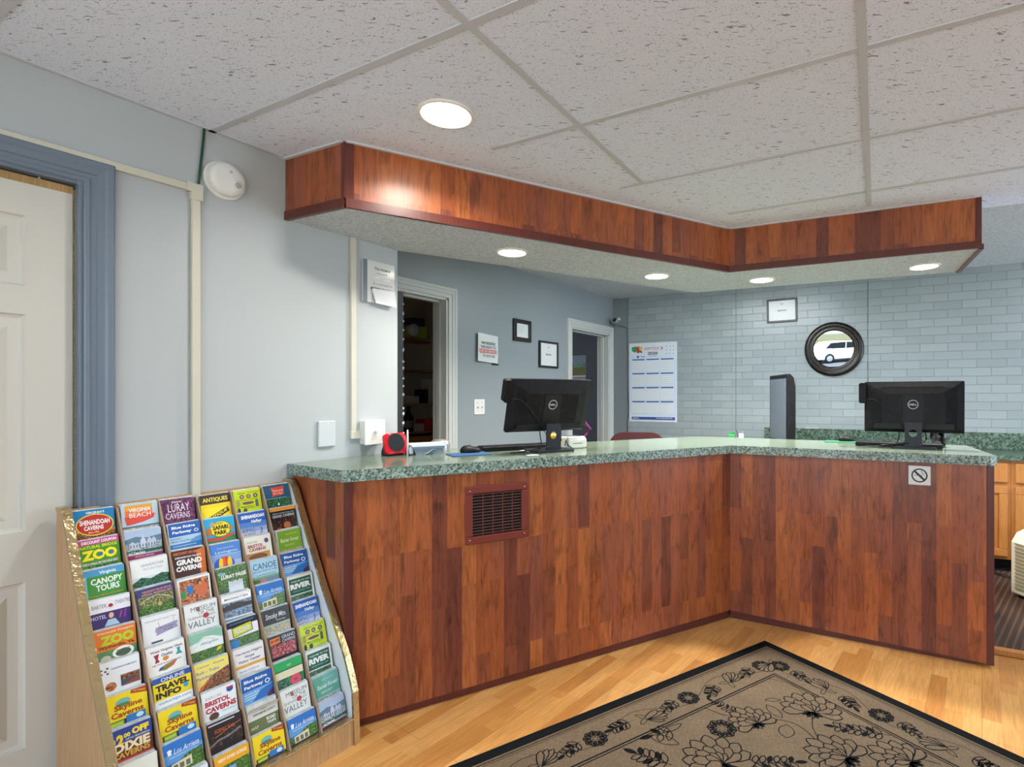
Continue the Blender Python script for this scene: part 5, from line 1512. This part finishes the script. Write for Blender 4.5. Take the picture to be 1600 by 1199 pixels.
def science(A):
    A.rect(.04, .06, .8, .10, '#c8ccd4'); A.text('SCENIC RAIL', .50, .32, .60, .12, '#b85c28', .02); A.rect(0, .44, 1, .80, PH['cave']); A.line([(.04, .72), (.3, .60), (.6, .58), (.96, .46)], .0015, '#b8b8c0'); A.line([(.04, .76), (.3, .64), (.6, .62), (.96, .50)], .001, '#98a0a8'); A.line([(.2, .50), (.6, .36), (.98, .26)], .0015, '#d08048')
def gorge(A):
    A.rect(0, 0, 1, .30, '#eca81c'); A.text('NEW RIVER GORGE', .52, .16, .82, .11, '#f8ecd0', .03, .1); A.rect(.14, .36, 1, 1.2, PH['green']); A.poly([(.14, .62), (.40, .46), (.58, .46), (.54, .8), (.14, .9)], '#7ca8d8')
def antiques(A):
    A.rect(0, 0, 1, .38, '#33281c'); A.text('ANTIQUES', .50, .22, .84, .20, '#e8d048', .03); A.rect(.08, .52, .9, 1.0, '#f0dc28'); A.poly([(.10, .96), (.88, .56), (.94, .74), (.16, 1.14)], '#2a2420'); A.text('ANTIQUE', .5, .85, .70, .14, '#f0d828', .03, 0, rise=.5)
def safari(A):
    A.rect(0, .74, 1, 1.2, '#3c7c48'); A.ell(.54, .46, .36, .32, '#2e8c48'); A.ell(.52, .44, .33, .29, '#f0dc20'); A.text('VIRGINIA', .46, .22, .30, .07, '#a05020'); A.text('SAFARI', .52, .38, .50, .17, '#282018', .05); A.text('PARK', .52, .58, .42, .16, '#282018', .05)
    A.poly([(.08, .74), (.5, .80), (.96, .62), (.97, .70), (.5, .90), (.08, .84)], '#d83848'); A.ell(.14, .50, .09, .16, '#b87838'); A.ell(.26, .24, .08, .10, '#b8a080'); A.ell(.86, .46, .07, .10, '#a87c50')
def lexing(A):
    A.rect(0, 0, 1, .4, '#4c84d0'); A.rect(0, .4, 1, .7, '#7ca4dc'); A.rect(0, .7, 1, 1.2, '#b0bce0'); A.text('Down Home Pride', .5, .18, .54, .05, '#b8d0f0'); A.text('Lexington', .52, .34, .74, .12, '#e4eefa', .0); A.rect(.14, .44, .90, .45, '#c8dcf4')
    A.ell(.42, .80, .34, .28, '#2c5cb8'); A.ell(.46, .80, .20, .28, '#c83828'); A.ell(.60, .78, .08, .24, '#f0c828'); A.ell(.32, .80, .08, .26, '#f0c828'); A.ell(.42, .78, .05, .27, '#e06028')
def lpage(A):
    A.rect(0, 0, 1, 1.2, PH['green']); A.text('Visit', .16, .22, .24, .14, '#a8d8e8', .02); A.text('LURAY PAGE', .54, .36, .82, .14, W, .04)
    for k in range(8): A.poly([(.34 + k * .06, .54 + .03 * (k % 3)), (.38 + k * .06, .54), (.40 + k * .06, .96), (.33 + k * .06, .98)], '#dce4ee')
    A.rect(.0, .88, .3, 1.1, '#4a5440')
def massan(A):
    A.rect(0, 0, 1, .30, '#e8ecee'); A.rect(.02, .10, .98, .24, '#ffffff'); A.text('MASSANUTTEN', .5, .17, .80, .08, '#2c3c4c', .02, .2); A.rect(0, .30, 1, .85, PH['water']); A.poly([(0, .44), (.5, .34), (1, .44), (1, .56), (0, .60)], '#4c4648'); A.poly([(.3, .62), (.9, .56), (.6, .70)], '#78a0c0'); A.rect(0, .85, 1, 1.2, '#e8ecf0'); A.rect(.0, .90, 1, .95, '#2c7ca8')
def wild(A):
    A.rect(0, 0, 1, .22, '#141c30'); A.text("GO NATIVE IN THE VALLEY", .5, .09, .80, .05, '#6c98c8'); A.poly([(.14, .22), (.80, .16), (.82, .50), (.16, .58)], '#1c2018'); A.poly([(.16, .24), (.78, .18), (.80, .48), (.18, .56)], '#c8d020'); A.text('WILDCOUNTRY', .48, .37, .54, .20, '#e8e8f0', .02); A.rect(0, .60, 1, 1.2, PH['green']); A.poly([(0, .66), (.34, .70), (.30, 1.0), (0, 1.0)], '#3c84c8')
def hardesty(A):
    A.text('Hardesty-Higgins', .52, .20, .86, .10, '#5c6a8c'); A.text('House', .52, .34, .30, .10, '#5c6a8c'); A.text('Visitor Center', .50, .48, .72, .10, '#5c6a8c'); A.rect(0, .60, 1, .70, '#e0a848'); A.text('Modern Comfort &', .46, .82, .62, .07, '#a8b0c8'); A.text('Hospitality', .40, .93, .5, .06, '#a8b0c8')
def winch(A):
    A.text('VISIT', .52, .20, .22, .06, '#6a6c68'); A.text('WINCHESTER COUNTY', .54, .34, .74, .075, '#40443e', .02); A.rect(0, .50, 1, 1.2, '#6a7448'); A.text('ROAD', .74, .62, .30, .12, W, .03); A.text('TRIPS', .74, .76, .3, .09, W, .02); A.text('MAP', .20, .76, .24, .09, '#c8ccb8', .02)
def tribal(A):
    A.text('African Tribal Art', .55, .12, .80, .07, '#3c4a18', .0, .2)
    for a, c in ((.30, '#6c5048'), (.54, '#8a4830'), (.80, '#54406c')): A.ell(a, .28, .085, .09, c); A.ell(a, .28, .045, .05, '#b09890')
    A.text('Antiques - Collectibles', .54, .42, .66, .05, '#4c5c1c'); A.ell(.50, .56, .22, .06, '#7c4c50'); A.rect(.09, .38, .20, .66, '#a8a050'); A.ell(.82, .54, .06, .09, '#5c5c60'); A.ell(.82, .68, .06, .09, '#5c5c60'); A.text('Masks and Statues', .46, .70, .46, .05, '#4c5c1c'); A.ell(.14, .86, .05, .14, '#40304c'); A.ell(.36, .86, .07, .10, '#44483c'); A.text('to contemporary', .56, .78, .4, .04, '#4c5c1c')
def shval(A):
    A.rect(0, 0, 1, .40, '#1c5cb8'); A.rect(0, .40, 1, .62, '#5080c8'); A.rect(0, .62, 1, .80, '#90a8dc'); A.rect(0, .80, 1, 1.2, '#c4c8e0'); A.text('SHENANDOAH', .52, .18, .84, .15, W, .05); A.text('Valley', .64, .40, .40, .16, W, .03, .3); A.text('EPIC', .34, .72, .44, .14, '#4c5874', .0); A.text('AHEAD', .34, .88, .44, .10, '#4c5874', .0); A.line([(.78, .66), (.80, .80), (.74, .92)], .003, '#2c3450')
def canoe(A):
    A.rect(0, 0, 1, .7, '#a8d0e4'); A.text('CANOE', .52, .26, .84, .24, '#1c4470', .0); A.text('KAYAK, RAFT & TUBE', .52, .46, .86, .08, '#3c6c94', .01); A.text('on the Shenandoah River', .55, .60, .70, .06, '#4c7ca4'); A.rect(.0, .66, 1, .80, '#78a880'); A.rect(0, .74, 1, 1.2, '#6c88a0'); A.poly([(0, .74), (.34, .80), (.24, .98), (0, 1)], '#5c6c28'); A.ell(.42, .84, .11, .10, '#b08080')
def smoky(A):
    A.text('Smoky Mtn.', .50, .30, .74, .26, '#dcdcdc', .01, .15); A.text('Gateway', .66, .48, .34, .08, '#b8bcbc'); A.rect(.02, .58, .98, 1.2, '#a8b8a0'); A.rect(.02, .66, .98, 1.2, PH['sand'])
def grand2(A):
    A.poly([(.04, .10), (.40, .08), (.40, .30), (.04, .34)], '#e07838'); A.text('$2 OFF', .22, .20, .30, .10, '#4a1c10', .03); A.text('GRAND', .72, .13, .48, .13, '#c8ccd4', .01); A.text('CAVERNS', .72, .28, .48, .11, '#c8ccd4', .01); A.rect(.08, .36, .96, .80, PH['redcave']); A.rect(0, .80, 1, 1.2, '#15120f')
def melon(A):
    A.rect(0, 0, 1, .32, '#2ca85c'); A.text('VISIT', .52, .20, .16, .07, '#b8e0a8'); A.rect(0, .32, 1, .36, '#1c5c3c'); A.rect(0, .36, 1, .62, '#e0dcb8'); A.rect(.05, .62, .46, 1.2, PH['forest']); A.rect(.48, .62, .96, 1.2, '#2c6c48'); A.ell(.70, .80, .20, .19, '#d85068'); A.ell(.70, .80, .06, .05, '#b83850')
def naturalb(A):
    A.rect(0, 0, 1, .56, '#1c5070'); A.poly([(.26, .12), (.80, .08), (.78, .46), (.30, .52), (.34, .34)], '#c84838'); A.text('Natural', .55, .26, .40, .13, '#f0b8a8', .01); A.text('Bridge', .56, .40, .40, .10, '#f0b8a8', .01); A.rect(.08, .58, .86, .60, '#88b8c0'); A.rect(0, .60, 1, 1.2, PH['forest']); A.poly([(.48, .9), (.52, .78), (.56, .9)], W)
def grand3(A):
    A.rect(0, 0, 1, .14, '#dc9438'); A.text("AMERICA'S OLDEST SHOW CAVE", .5, .24, .86, .05, '#b8bcc4'); A.text('GRAND CAVERNS', .5, .36, .86, .12, '#c8ccd4', .02); A.rect(.02, .46, .98, 1.2, PH['cave']); A.ell(.60, .78, .14, .14, '#b8683c'); A.ell(.28, .90, .10, .07, '#b03c28')
def rforest(A):
    A.rect(.06, .04, 1, .84, '#78a42c'); A.rect(0, .0, .06, 1.2, '#a8c8c8'); A.text('SHENANDOAH NATIONAL', .62, .20, .48, .05, '#b8d078'); A.text('Rainier Forest', .52, .44, .74, .16, '#e8f4d8', .0, .3); A.text('RESORT', .50, .66, .40, .08, '#c8dc98', .0); A.rect(0, .84, 1, 1.2, PH['sand'])
def rforest2(A):
    A.rect(.02, .04, 1, .80, '#5ca08c'); A.rect(.4, .04, 1, .5, '#6caaa4'); A.text('SHENANDOAH NATIONAL', .58, .20, .48, .05, '#a8d4c8'); A.text('Rainier Forest', .54, .44, .78, .16, '#e4f4f0', .0, .3); A.text('RESORT', .50, .66, .44, .09, '#c4e4dc', .0); A.rect(0, .84, 1, 1.2, PH['city'])
def river(A):
    A.rect(.06, .10, .92, .74, '#205c4c'); A.text("TAKE ME TO THE", .50, .22, .74, .07, '#c8dcd4', .02); A.text('RIVER', .49, .42, .80, .22, W, .06); A.text('CANOE, KAYAK, TUBE', .49, .62, .66, .05, '#a8c8bc'); A.rect(.06, .78, .92, 1.2, PH['forest'])
def plain(A): A.text('VISITOR GUIDE', .62, .62, .5, .05, '#8a94a4')
def plain2(A): A.text('DISTRICT', .70, .50, .34, .07, '#8a96b0')

SPEC = [
 [('Caverns brochure with a red oval on a yellow rim', '#1f7cb4', shcav), ('green zoo brochure under a pink coupon band', '#4a9030', zoo1), ('green and blue canopy tours brochure', '#4a98c8', canopy), ('white theatre brochure with a purple lower half', '#e8e8ee', barter), ('orange zoo coupon brochure', '#e07c2c', zoo2), ('white town brochure with a small square emblem', '#e6eaee', harris), ('yellow skyline brochure in the leftmost column', YE, skyline), ('blue two dollars off brochure', '#2c4498', dixie), ('plain white brochure at the bottom of the leftmost column', '#e4e6dc', plain), None],
 [('beach brochure with an orange splash', '#b8cede', vbeach), ('blue mansion photo brochure high in the second column', '#9cb4d0', castle), ('white mountain brochure with dark trees', '#e8ecec', grandf), ('blue topped regional map brochure', '#3c4080', blmap), ('white brochure with a purple wooden sign', '#e6e8ea', pursign), ('white glass outlet brochure with a red and a blue vase', '#ecebe6', wvglass), ('yellow and blue online travel info brochure', YE, travel), ('yellow skyline brochure in the second column', YE, skyline), ('blue sky and porch brochure low in the second column', '#2c74c8', arrieta), ('white brochure at the bottom of the second column', '#e8eaf0', plain2)],
 [('purple cavern brochure with tall white letters', '#5c2c54', luray), ('blue parkway brochure at the top of the third column', '#e0e8f0', brp), ('dark brown grand caverns brochure with an orange corner', '#43201a', grandc), ('white framed photo brochure of three people', '#ecefee', people), ('white museum brochure high in the third column', '#e6e9e8', museum), ('pale green town brochure with a white swoosh', '#8cc0a8', abing), ('yellow canoe and kayak brochure', '#f0e068', kayak), ('white brochure with slanted red cavern letters', '#e8eef0', bristol), ('dark railway brochure low in the third column', '#2a1c1e', science), ('orange topped gorge brochure at the bottom', '#eca81c', gorge)],
 [('black and yellow antiques brochure', '#eccf1c', antiques), ('turquoise safari park brochure with a yellow oval', '#22a4d4', safari), ('light blue balloon brochure', '#5c90d8', lexing), ('green waterfall brochure', '#5c7c44', lpage), ('white banded lake resort brochure', '#dfe3e6', massan), ('black topped brochure with a lime green sign', '#e8e8f0', wild), ('cream visitor center brochure with an orange band', '#e8e6e4', hardesty), ('blue parkway brochure low in the fourth column', '#d8e6f2', brp2), ('curled cream and olive county brochure', '#dcded6', winch), ('yellow skyline brochure at the bottom of the fourth column', YE, skyline)],
 [('lime tribal art brochure at the top of the fifth column', '#bcd418', tribal), ('blue epic valley brochure in the fifth column', '#1c5cb8', shval), ('cream cavern brochure with small red letters', '#e6e4d4', bristol2), ('pale blue canoe brochure', '#a8d0e4', canoe), ('blue sky and porch brochure in the middle of the fifth column', '#2c74c8', arrieta), ('black smoky script brochure', '#18191c', smoky), ('black cavern brochure with an orange two dollar tag', '#1a1820', grand2), ('green brochure with a red melon', '#2ca85c', melon), ('white museum brochure low in the fifth column', '#e2e6e4', museum2), ('blue sky and porch brochure at the bottom of the fifth column', '#2c74c8', arrieta)],
 [('dark teal forest brochure with a red flag', '#1c5070', naturalb), ('black cavern brochure with an orange top band', '#18181e', grand3), ('leaf green resort brochure', '#a8c8c8', rforest), ('blue parkway brochure in the rightmost column', '#1c5cac', brp2), ('white and dark green river brochure, upper of the two', '#e4e4dc', river), ('blue epic valley brochure in the rightmost column', '#1c5cb8', shval), ('lime tribal art brochure in the rightmost column', '#bcd418', tribal), ('white and dark green river brochure, lower of the two', '#e0e2da', river), ('teal resort brochure near the bottom of the rightmost column', '#8cbcb4', rforest2), ('blue mansion photo brochure at the bottom right corner', '#9cb4d0', castle)],
]
random.seed(11)
for c, colspec in enumerate(SPEC):
    for i, sp in enumerate(colspec):
        if sp is None: continue
        lab, base, art = sp
        d, z = top_of(i)
        xc = .020 + PITCH * (c + .5) + random.uniform(-.004, .002)
        dz = random.uniform(-.004, .003)
        roll = math.radians(random.uniform(-1.2, 1.2))
        w = W_B * random.uniform(.96, 1.0)
        Mb = RM @ Matrix.Translation((xc, -d, z + dz)) @ Matrix.Rotation(-TH, 4, 'X') @ Matrix.Rotation(roll, 4, 'Y')
        L = L_B if i < 9 else .085
        f = MB()
        if art is winch:
            f.box(-w/2, w/2, 0, .0012, -L, -.03)
            for q in range(8): f.box(-w/2, w/2, 0, .0012, -.03 + q * .00375, -.03 + (q + 1) * .00375)
        else: f.box(-w/2, w/2, 0, .0012, -L, 0)
        mats = [paint(base, .3)]
        A = Art(f, mats, (-w/2, 0, 0), (1, 0, 0), (0, 0, 1), (0, -1, 0), w, H_B, lift=.0002)
        art(A)
        # keep the printing on the sheet
        for q in range(len(f.v)):
            v = f.v[q]; f.v[q] = Vector((max(-w/2, min(w/2, v.x)), v.y, max(-L, min(0, v.z))))
        if art is winch:      # the top half has flopped forward
            for q in range(len(f.v)):
                v = f.v[q]
                if v.z > -.03: f.v[q] = Vector((v.x, v.y - (v.z + .03) ** 2 * 20, v.z - (v.z + .03) * .25))
        o = build('brochure', f, mats, M=Mb, fix=False)
        tag(o, lab[0].upper() + lab[1:] if False else lab + ' in the oak rack' if len(lab.split()) <= 11 else lab, 'brochure', 'brochures facing out of the rack')
        # the sheets standing behind it
        nb = 4 if (c + i) % 3 else 3
        f = MB(); f.box(-w/2, w/2, 0, .0016, -L + .004, 0)
        first = None
        for k in range(nb):
            off = .0040 + k * .0042
            Mk = Mb @ Matrix.Translation((random.uniform(-.0015, .0015), off, .0018 + k * .0014 + random.uniform(-.001, .0015)))
            if first is None:
                first = build('brochure', f, M_EDGE, M=Mk); o2 = first
                tag(o2, 'pale sheet edge behind the ' + ' '.join(lab.split()[:11]), 'brochure', 'spare copies behind the ' + lab)
            else:
                o2 = first.copy(); COL.objects.link(o2); o2.matrix_world = Mk

# ------------------------------------------------------------------ rug
rc_ = at_height(1195, 1004, 0.0)
uL = C(-.824, -.566).normalized(); uR = Vector((-uL.y, uL.x))
if uR.dot(C(.568, -.823)) < 0: uR = -uR
LA, LB = 2.42, 1.65
RGM = Matrix(((uL.x, uR.x, 0, rc_.x), (uL.y, uR.y, 0, rc_.y), (0, 0, 1, .001), (0, 0, 0, 1)))
rb_ = MB(); TZ = .008
rb_.box(.0, LA, 0, LB, 0, TZ, 0)
BW = .048
z_ = TZ + .0004
def flat(mb, pts, mi=1, z=None):
    mb.poly([(p[0], p[1], z or z_) for p in pts], mi)
def band(i0, i1, mi=1, z=None):
    for q in (((i0, i0), (LA - i0, i0), (LA - i1, i1), (i1, i1)), ((LA - i0, i0), (LA - i0, LB - i0), (LA - i1, LB - i1), (LA - i1, i1)),
              ((LA - i0, LB - i0), (i0, LB - i0), (i1, LB - i1), (LA - i1, LB - i1)), ((i0, LB - i0), (i0, i0), (i1, i1), (i1, LB - i1))): flat(rb_, q, mi, z)
band(0, BW); band(.058, .062, 1); band(.070, .072, 1)
IN = .250
band(IN, IN + .007); band(IN + .014, IN + .019)
def rib(pts, w, z=None):
    P = [Vector((p[0], p[1], z or z_)) for p in pts]
    vs, fs = ribbon(P, w, Vector((0, 0, 1))); rb_.add(vs, fs, 1)
def leafshape(c, ang, L, W, solid=False, w=.0035):
    pts = []
    n = 10
    for k in range(n + 1):
        t = k / n; pts.append((t * L, W * math.sin(math.pi * t) ** .8 / 2))
    for k in range(n, -1, -1):
        t = k / n; pts.append((t * L, -W * math.sin(math.pi * t) ** .8 / 2))
    ca, sa = math.cos(ang), math.sin(ang)
    T = [(c[0] + x * ca - y * sa, c[1] + x * sa + y * ca) for x, y in pts]
    if solid: flat(rb_, T[:-1])
    else: rib(T, w)
ZC = [0]
def zz():
    ZC[0] += 1
    return z_ + ZC[0] * .0000012
def petal(c, ang, r0, r1, W, w=.004, fill=True):
    pts = [(r0, -W * .28), (r0 + (r1 - r0) * .35, -W * .46), (r0 + (r1 - r0) * .7, -W * .5), (r0 + (r1 - r0) * .9, -W * .25), (r1, 0), (r0 + (r1 - r0) * .9, W * .25), (r0 + (r1 - r0) * .7, W * .5), (r0 + (r1 - r0) * .35, W * .46), (r0, W * .28)]
    ca, sa = math.cos(ang), math.sin(ang)
    T = [(c[0] + x * ca - y * sa, c[1] + x * sa + y * ca) for x, y in pts]
    if fill: flat(rb_, T, 0, zz())
    rib(T, w, zz())
def daisy(c, r, n=8, ph=0):
    for k in range(n):
        a = ph + 2 * math.pi * k / n
        petal(c, a, r * .30, r, r * .66, .006, False)
        leafshape((c[0] + r * .45 * math.cos(a), c[1] + r * .45 * math.sin(a)), a, r * .5, r * .30, True)
    for k in range(6):
        a = 2 * math.pi * k / 6; leafshape((c[0] + r * .16 * math.cos(a), c[1] + r * .16 * math.sin(a)), a, .007, .006, True)
def sprig(c, ang, L, n=5, s=.04):
    ca, sa = math.cos(ang), math.sin(ang)
    rib([(c[0] + ca * L * t, c[1] + sa * L * t) for t in (0, .3, .6, .9)], .003)
    for k in range(n):
        t = .15 + .8 * k / n
        b = (c[0] + ca * L * t, c[1] + sa * L * t)
        for sg in (-1, 1): leafshape(b, ang + sg * 1.0, s * (1 - .3 * t), s * .42, (k + sg) % 3 == 0, .0045)
    leafshape((c[0] + ca * L * .9, c[1] + sa * L * .9), ang, s, s * .4, True)
def lotus(c, ang, r, rows=3):
    for k in range(9):
        a = ang + (k - 4) * .44
        petal(c, a, r * .25, r * (1 - .05 * abs(k - 4)), r * .36, .0055)
        leafshape((c[0] + math.cos(a) * r * .62, c[1] + math.sin(a) * r * .62), a, r * .2, r * .07, True)
    for k in range(6):
        a = ang + (k - 2.5) * .5
        petal(c, a, r * .1, r * .62, r * .30, .005)
    for k in range(4):
        a = ang + (k - 1.5) * .5
        petal(c, a, 0, r * .36, r * .2, .005)
    for k in range(5): leafshape(c, ang + math.pi + (k - 2) * .42, r * .36, r * .15, k != 2, .004)
def tulip(c, ang, r):
    ca, sa = math.cos(ang), math.sin(ang)
    for a, l in ((-.55, .9), (-.25, 1.05), (0, 1.15), (.25, 1.05), (.55, .9)): petal(c, ang + a, .0, r * l, r * .34, .005)
    for i in range(6):
        for j in range(-3, 4):
            t = .2 + i * .12; q = (c[0] + ca * r * t - sa * j * r * .10 * (.6 + t), c[1] + sa * r * t + ca * j * r * .10 * (.6 + t))
            if abs(j) < 3: leafshape(q, ang + .8, .012, .005, True)
    for a in (2.4, -2.4): leafshape(c, ang + a, r * .6, r * .24, False, .003)
MIDB = (.068 + IN) / 2
def border_run(ax, length, flip):
    """motifs along one side; ax 0: along x, 1: along y"""
    def T(s, t): return (s, t) if ax == 0 else (t, s)
    def AN(a): return a if ax == 0 else math.pi / 2 - a
    s = .24 if ax == 0 else .22
    k = 0
    per = .50
    rib([T(MIDB + .02 + t * .01, MIDB + .045 * math.sin((t * .01) * 2 * math.pi / per + .4)) for t in range(int((length - 2 * MIDB) * 100))], .0025)
    while s < length - .42:
        daisy(T(s, MIDB + .01), .048, 9, .2)
        sprig(T(s + .06, MIDB - .01), AN(.35), .10, 4, .042)
        tulip(T(s + .25, MIDB + .02), AN(math.pi + .5 if k % 2 == 0 else math.pi - .3), .085)
        sprig(T(s + .32, MIDB + .0), AN(.0 if k % 2 else .5), .10, 5, .045)
        s += per; k += 1
border_run(0, LA, 0); border_run(1, LB, 0)
tulip((MIDB + .03, MIDB + .03), math.pi * 1.25 + 2.4, .085)
# field of the rug
def vine(pts, w=.0035):
    P = []
    for i in range(len(pts) - 1):
        p0 = pts[max(i - 1, 0)]; p1 = pts[i]; p2 = pts[i + 1]; p3 = pts[min(i + 2, len(pts) - 1)]
        for k in range(10):
            t = k / 10
            P.append(tuple(.5 * ((2 * p1[j]) + (-p0[j] + p2[j]) * t + (2 * p0[j] - 5 * p1[j] + 4 * p2[j] - p3[j]) * t * t + (-p0[j] + 3 * p1[j] - 3 * p2[j] + p3[j]) * t ** 3) for j in (0, 1)))
    P.append(pts[-1]); rib(P, w)
def RP(u, v):
    p = at_height(u, v, .009); q = Vector((p.x - rc_.x, p.y - rc_.y)); return (q.dot(uL), q.dot(uR))
AW = lambda p, q: math.atan2(q[1] - p[1], q[0] - p[0])
lotus(RP(1268, 1112), AW(RP(1268, 1112), RP(1262, 1085)), .15); vine([RP(1270, 1118), RP(1271, 1140), RP(1296, 1178), RP(1320, 1199)])
lotus(RP(1180, 1130), AW(RP(1180, 1130), RP(1165, 1118)), .12, 3); vine([RP(1188, 1124), RP(1228, 1127), RP(1256, 1140), RP(1290, 1172), RP(1310, 1190)])
daisy(RP(1128, 1139), .058, 8); vine([RP(1125, 1150), RP(1122, 1170), RP(1128, 1190)]); vine([RP(1132, 1130), RP(1145, 1121), RP(1128, 1117), RP(1100, 1106)])
leafshape(RP(1222, 1122), AW(RP(1222, 1122), RP(1205, 1108)), .10, .045); leafshape(RP(1230, 1133), AW(RP(1230, 1133), RP(1228, 1152)), .09, .06)
sprig(RP(1152, 1114), AW(RP(1152, 1114), RP(1122, 1100)), .13, 4, .035)
leafshape(RP(1195, 1094), AW(RP(1195, 1094), RP(1232, 1094)), .07, .025); vine([RP(1200, 1060), RP(1240, 1072), RP(1262, 1092)], .002)
sprig(RP(1052, 1142), AW(RP(1052, 1142), RP(1012, 1152)), .10, 2, .06); leafshape(RP(1036, 1145), AW(RP(1036, 1145), RP(1068, 1130)), .1, .03)
leafshape(RP(1015, 1150), AW(RP(1015, 1150), RP(1036, 1156)), .12, .05)
sprig(RP(1392, 1150), AW(RP(1392, 1150), RP(1342, 1142)), .22, 7, .05); vine([RP(1416, 1160), RP(1424, 1180), RP(1470, 1195)])
lotus(RP(1125, 1192), AW(RP(1125, 1192), RP(1116, 1176)), .16); sprig(RP(1050, 1196), AW(RP(1050, 1196), RP(1020, 1186)), .15, 5, .06); sprig(RP(1165, 1193), AW(RP(1165, 1193), RP(1215, 1192)), .2, 6, .05)
lotus(RP(1320, 1185), AW(RP(1320, 1185), RP(1300, 1175)), .15); lotus(RP(1420, 1192), AW(RP(1420, 1192), RP(1390, 1180)), .14)
random.seed(3)
for (s, t) in ((1.05, .55), (1.5, .9), (1.9, .6), (1.2, 1.2), (.85, 1.3), (2.0, 1.15), (1.62, .45), (.55, 1.25)):
    a = random.uniform(0, 6.28)
    lotus((s, t), a, .14); sprig((s + .15, t + .05), a + 1, .16, 6, .05); daisy((s - .1, t + .2), .055); vine([(s, t), (s + .1, t - .1), (s + .28, t - .05)])
o = build('floral_rug', rb_, [M_RUG, M_RUGB], M=RGM, fix=False)
tag(o, 'tan rug with a black edge and black floral outlines on the floor', 'rug')

# ------------------------------------------------------------------ outside the front windows (seen in the round mirror)
f = MB(); f.box(-14, 22, -30, RY0 - .13, -.16, -.06); structure('ground_pavement', f, mat_wallpaint('pale_concrete', '#a2a29c', '#aeaea6', .9, .3, 60))
f = MB(); f.box(-14, 22, -30, -6.5, -.0595, -.055); structure('ground_asphalt', f, mat_wallpaint('asphalt', '#55585c', '#606468', .9, .3, 60))
f = MB()
f.add([(-14, -15.5, -.06), (22, -15.5, -.06), (22, -20, 1.3), (-14, -20, 1.3), (22, -30, 2.0), (-14, -30, 2.0)], [(0, 1, 2, 3), (3, 2, 4, 5)])
m, nt, b = new_mat('dry_grass'); v = coords(nt, 'Object'); nt.links.new(ramp(nt, noise(nt, v, 6, 6, .8), [(.35, '#2c3818'), (.5, '#5a5a2c'), (.65, '#7c6e48')]), b.inputs['Base Color'])
structure('ground_bank', f, m)
def car(label, x, y, ang, col, s=1.0):
    t = thing('car', label, 'car', place(x, y, -.06, ang), 'cars parked outside the front windows')
    body = [(-2.15, .30), (-2.2, .55), (-2.1, .88), (-1.25, 1.0), (-.75, 1.42), (.2, 1.50), (1.35, 1.46), (1.85, 1.05), (2.15, .98), (2.2, .55), (2.1, .30)]
    f = MB(); f.prism_y(body, -.86, .86); build('body', f, paint(col, .2), t, bevel=.12, segs=3)
    f = MB(); f.prism_y([(-1.12, 1.02), (-.70, 1.36), (.12, 1.43), (.16, 1.0)], -.868, .868); f.prism_y([(.24, 1.0), (.20, 1.43), (1.25, 1.39), (1.6, 1.05)], -.868, .868); build('side_windows', f, M_GLOSSB, t)
    for sx in (-1.35, 1.35):
        for sy in (-.80, .80):
            f = MB(); f.lathe([(.22, -.10), (.33, -.09), (.34, 0), (.33, .09), (.22, .10), (.2, .085), (.0001, .085)], 28, M=Matrix.Translation((sx, sy, .34)) @ Matrix.Rotation(math.pi/2, 4, 'X')); w = build('wheel', f, paint('#1a1a1c', .6), t)
            f = MB(); f.lathe([(.2, .102 * (1 if sy < 0 else -1)), (.0001, .112 * (1 if sy < 0 else -1))], 20, M=Matrix.Translation((sx, sy, .34)) @ Matrix.Rotation(math.pi/2, 4, 'X'), cap=False); build('hub', f, paint('#b8bcc0', .3, .6), w, fix=False)
    return t
car('white estate car parked outside, seen in the round mirror', .9, -9.3, math.radians(158), '#e8eaec')
car('silver car parked outside behind the white one, seen in the mirror', 3.6, -12.6, math.radians(170), '#a8b0b8')
car('red car parked outside at the edge of the mirror view', -3.2, -12.8, math.radians(168), '#b02c2c')
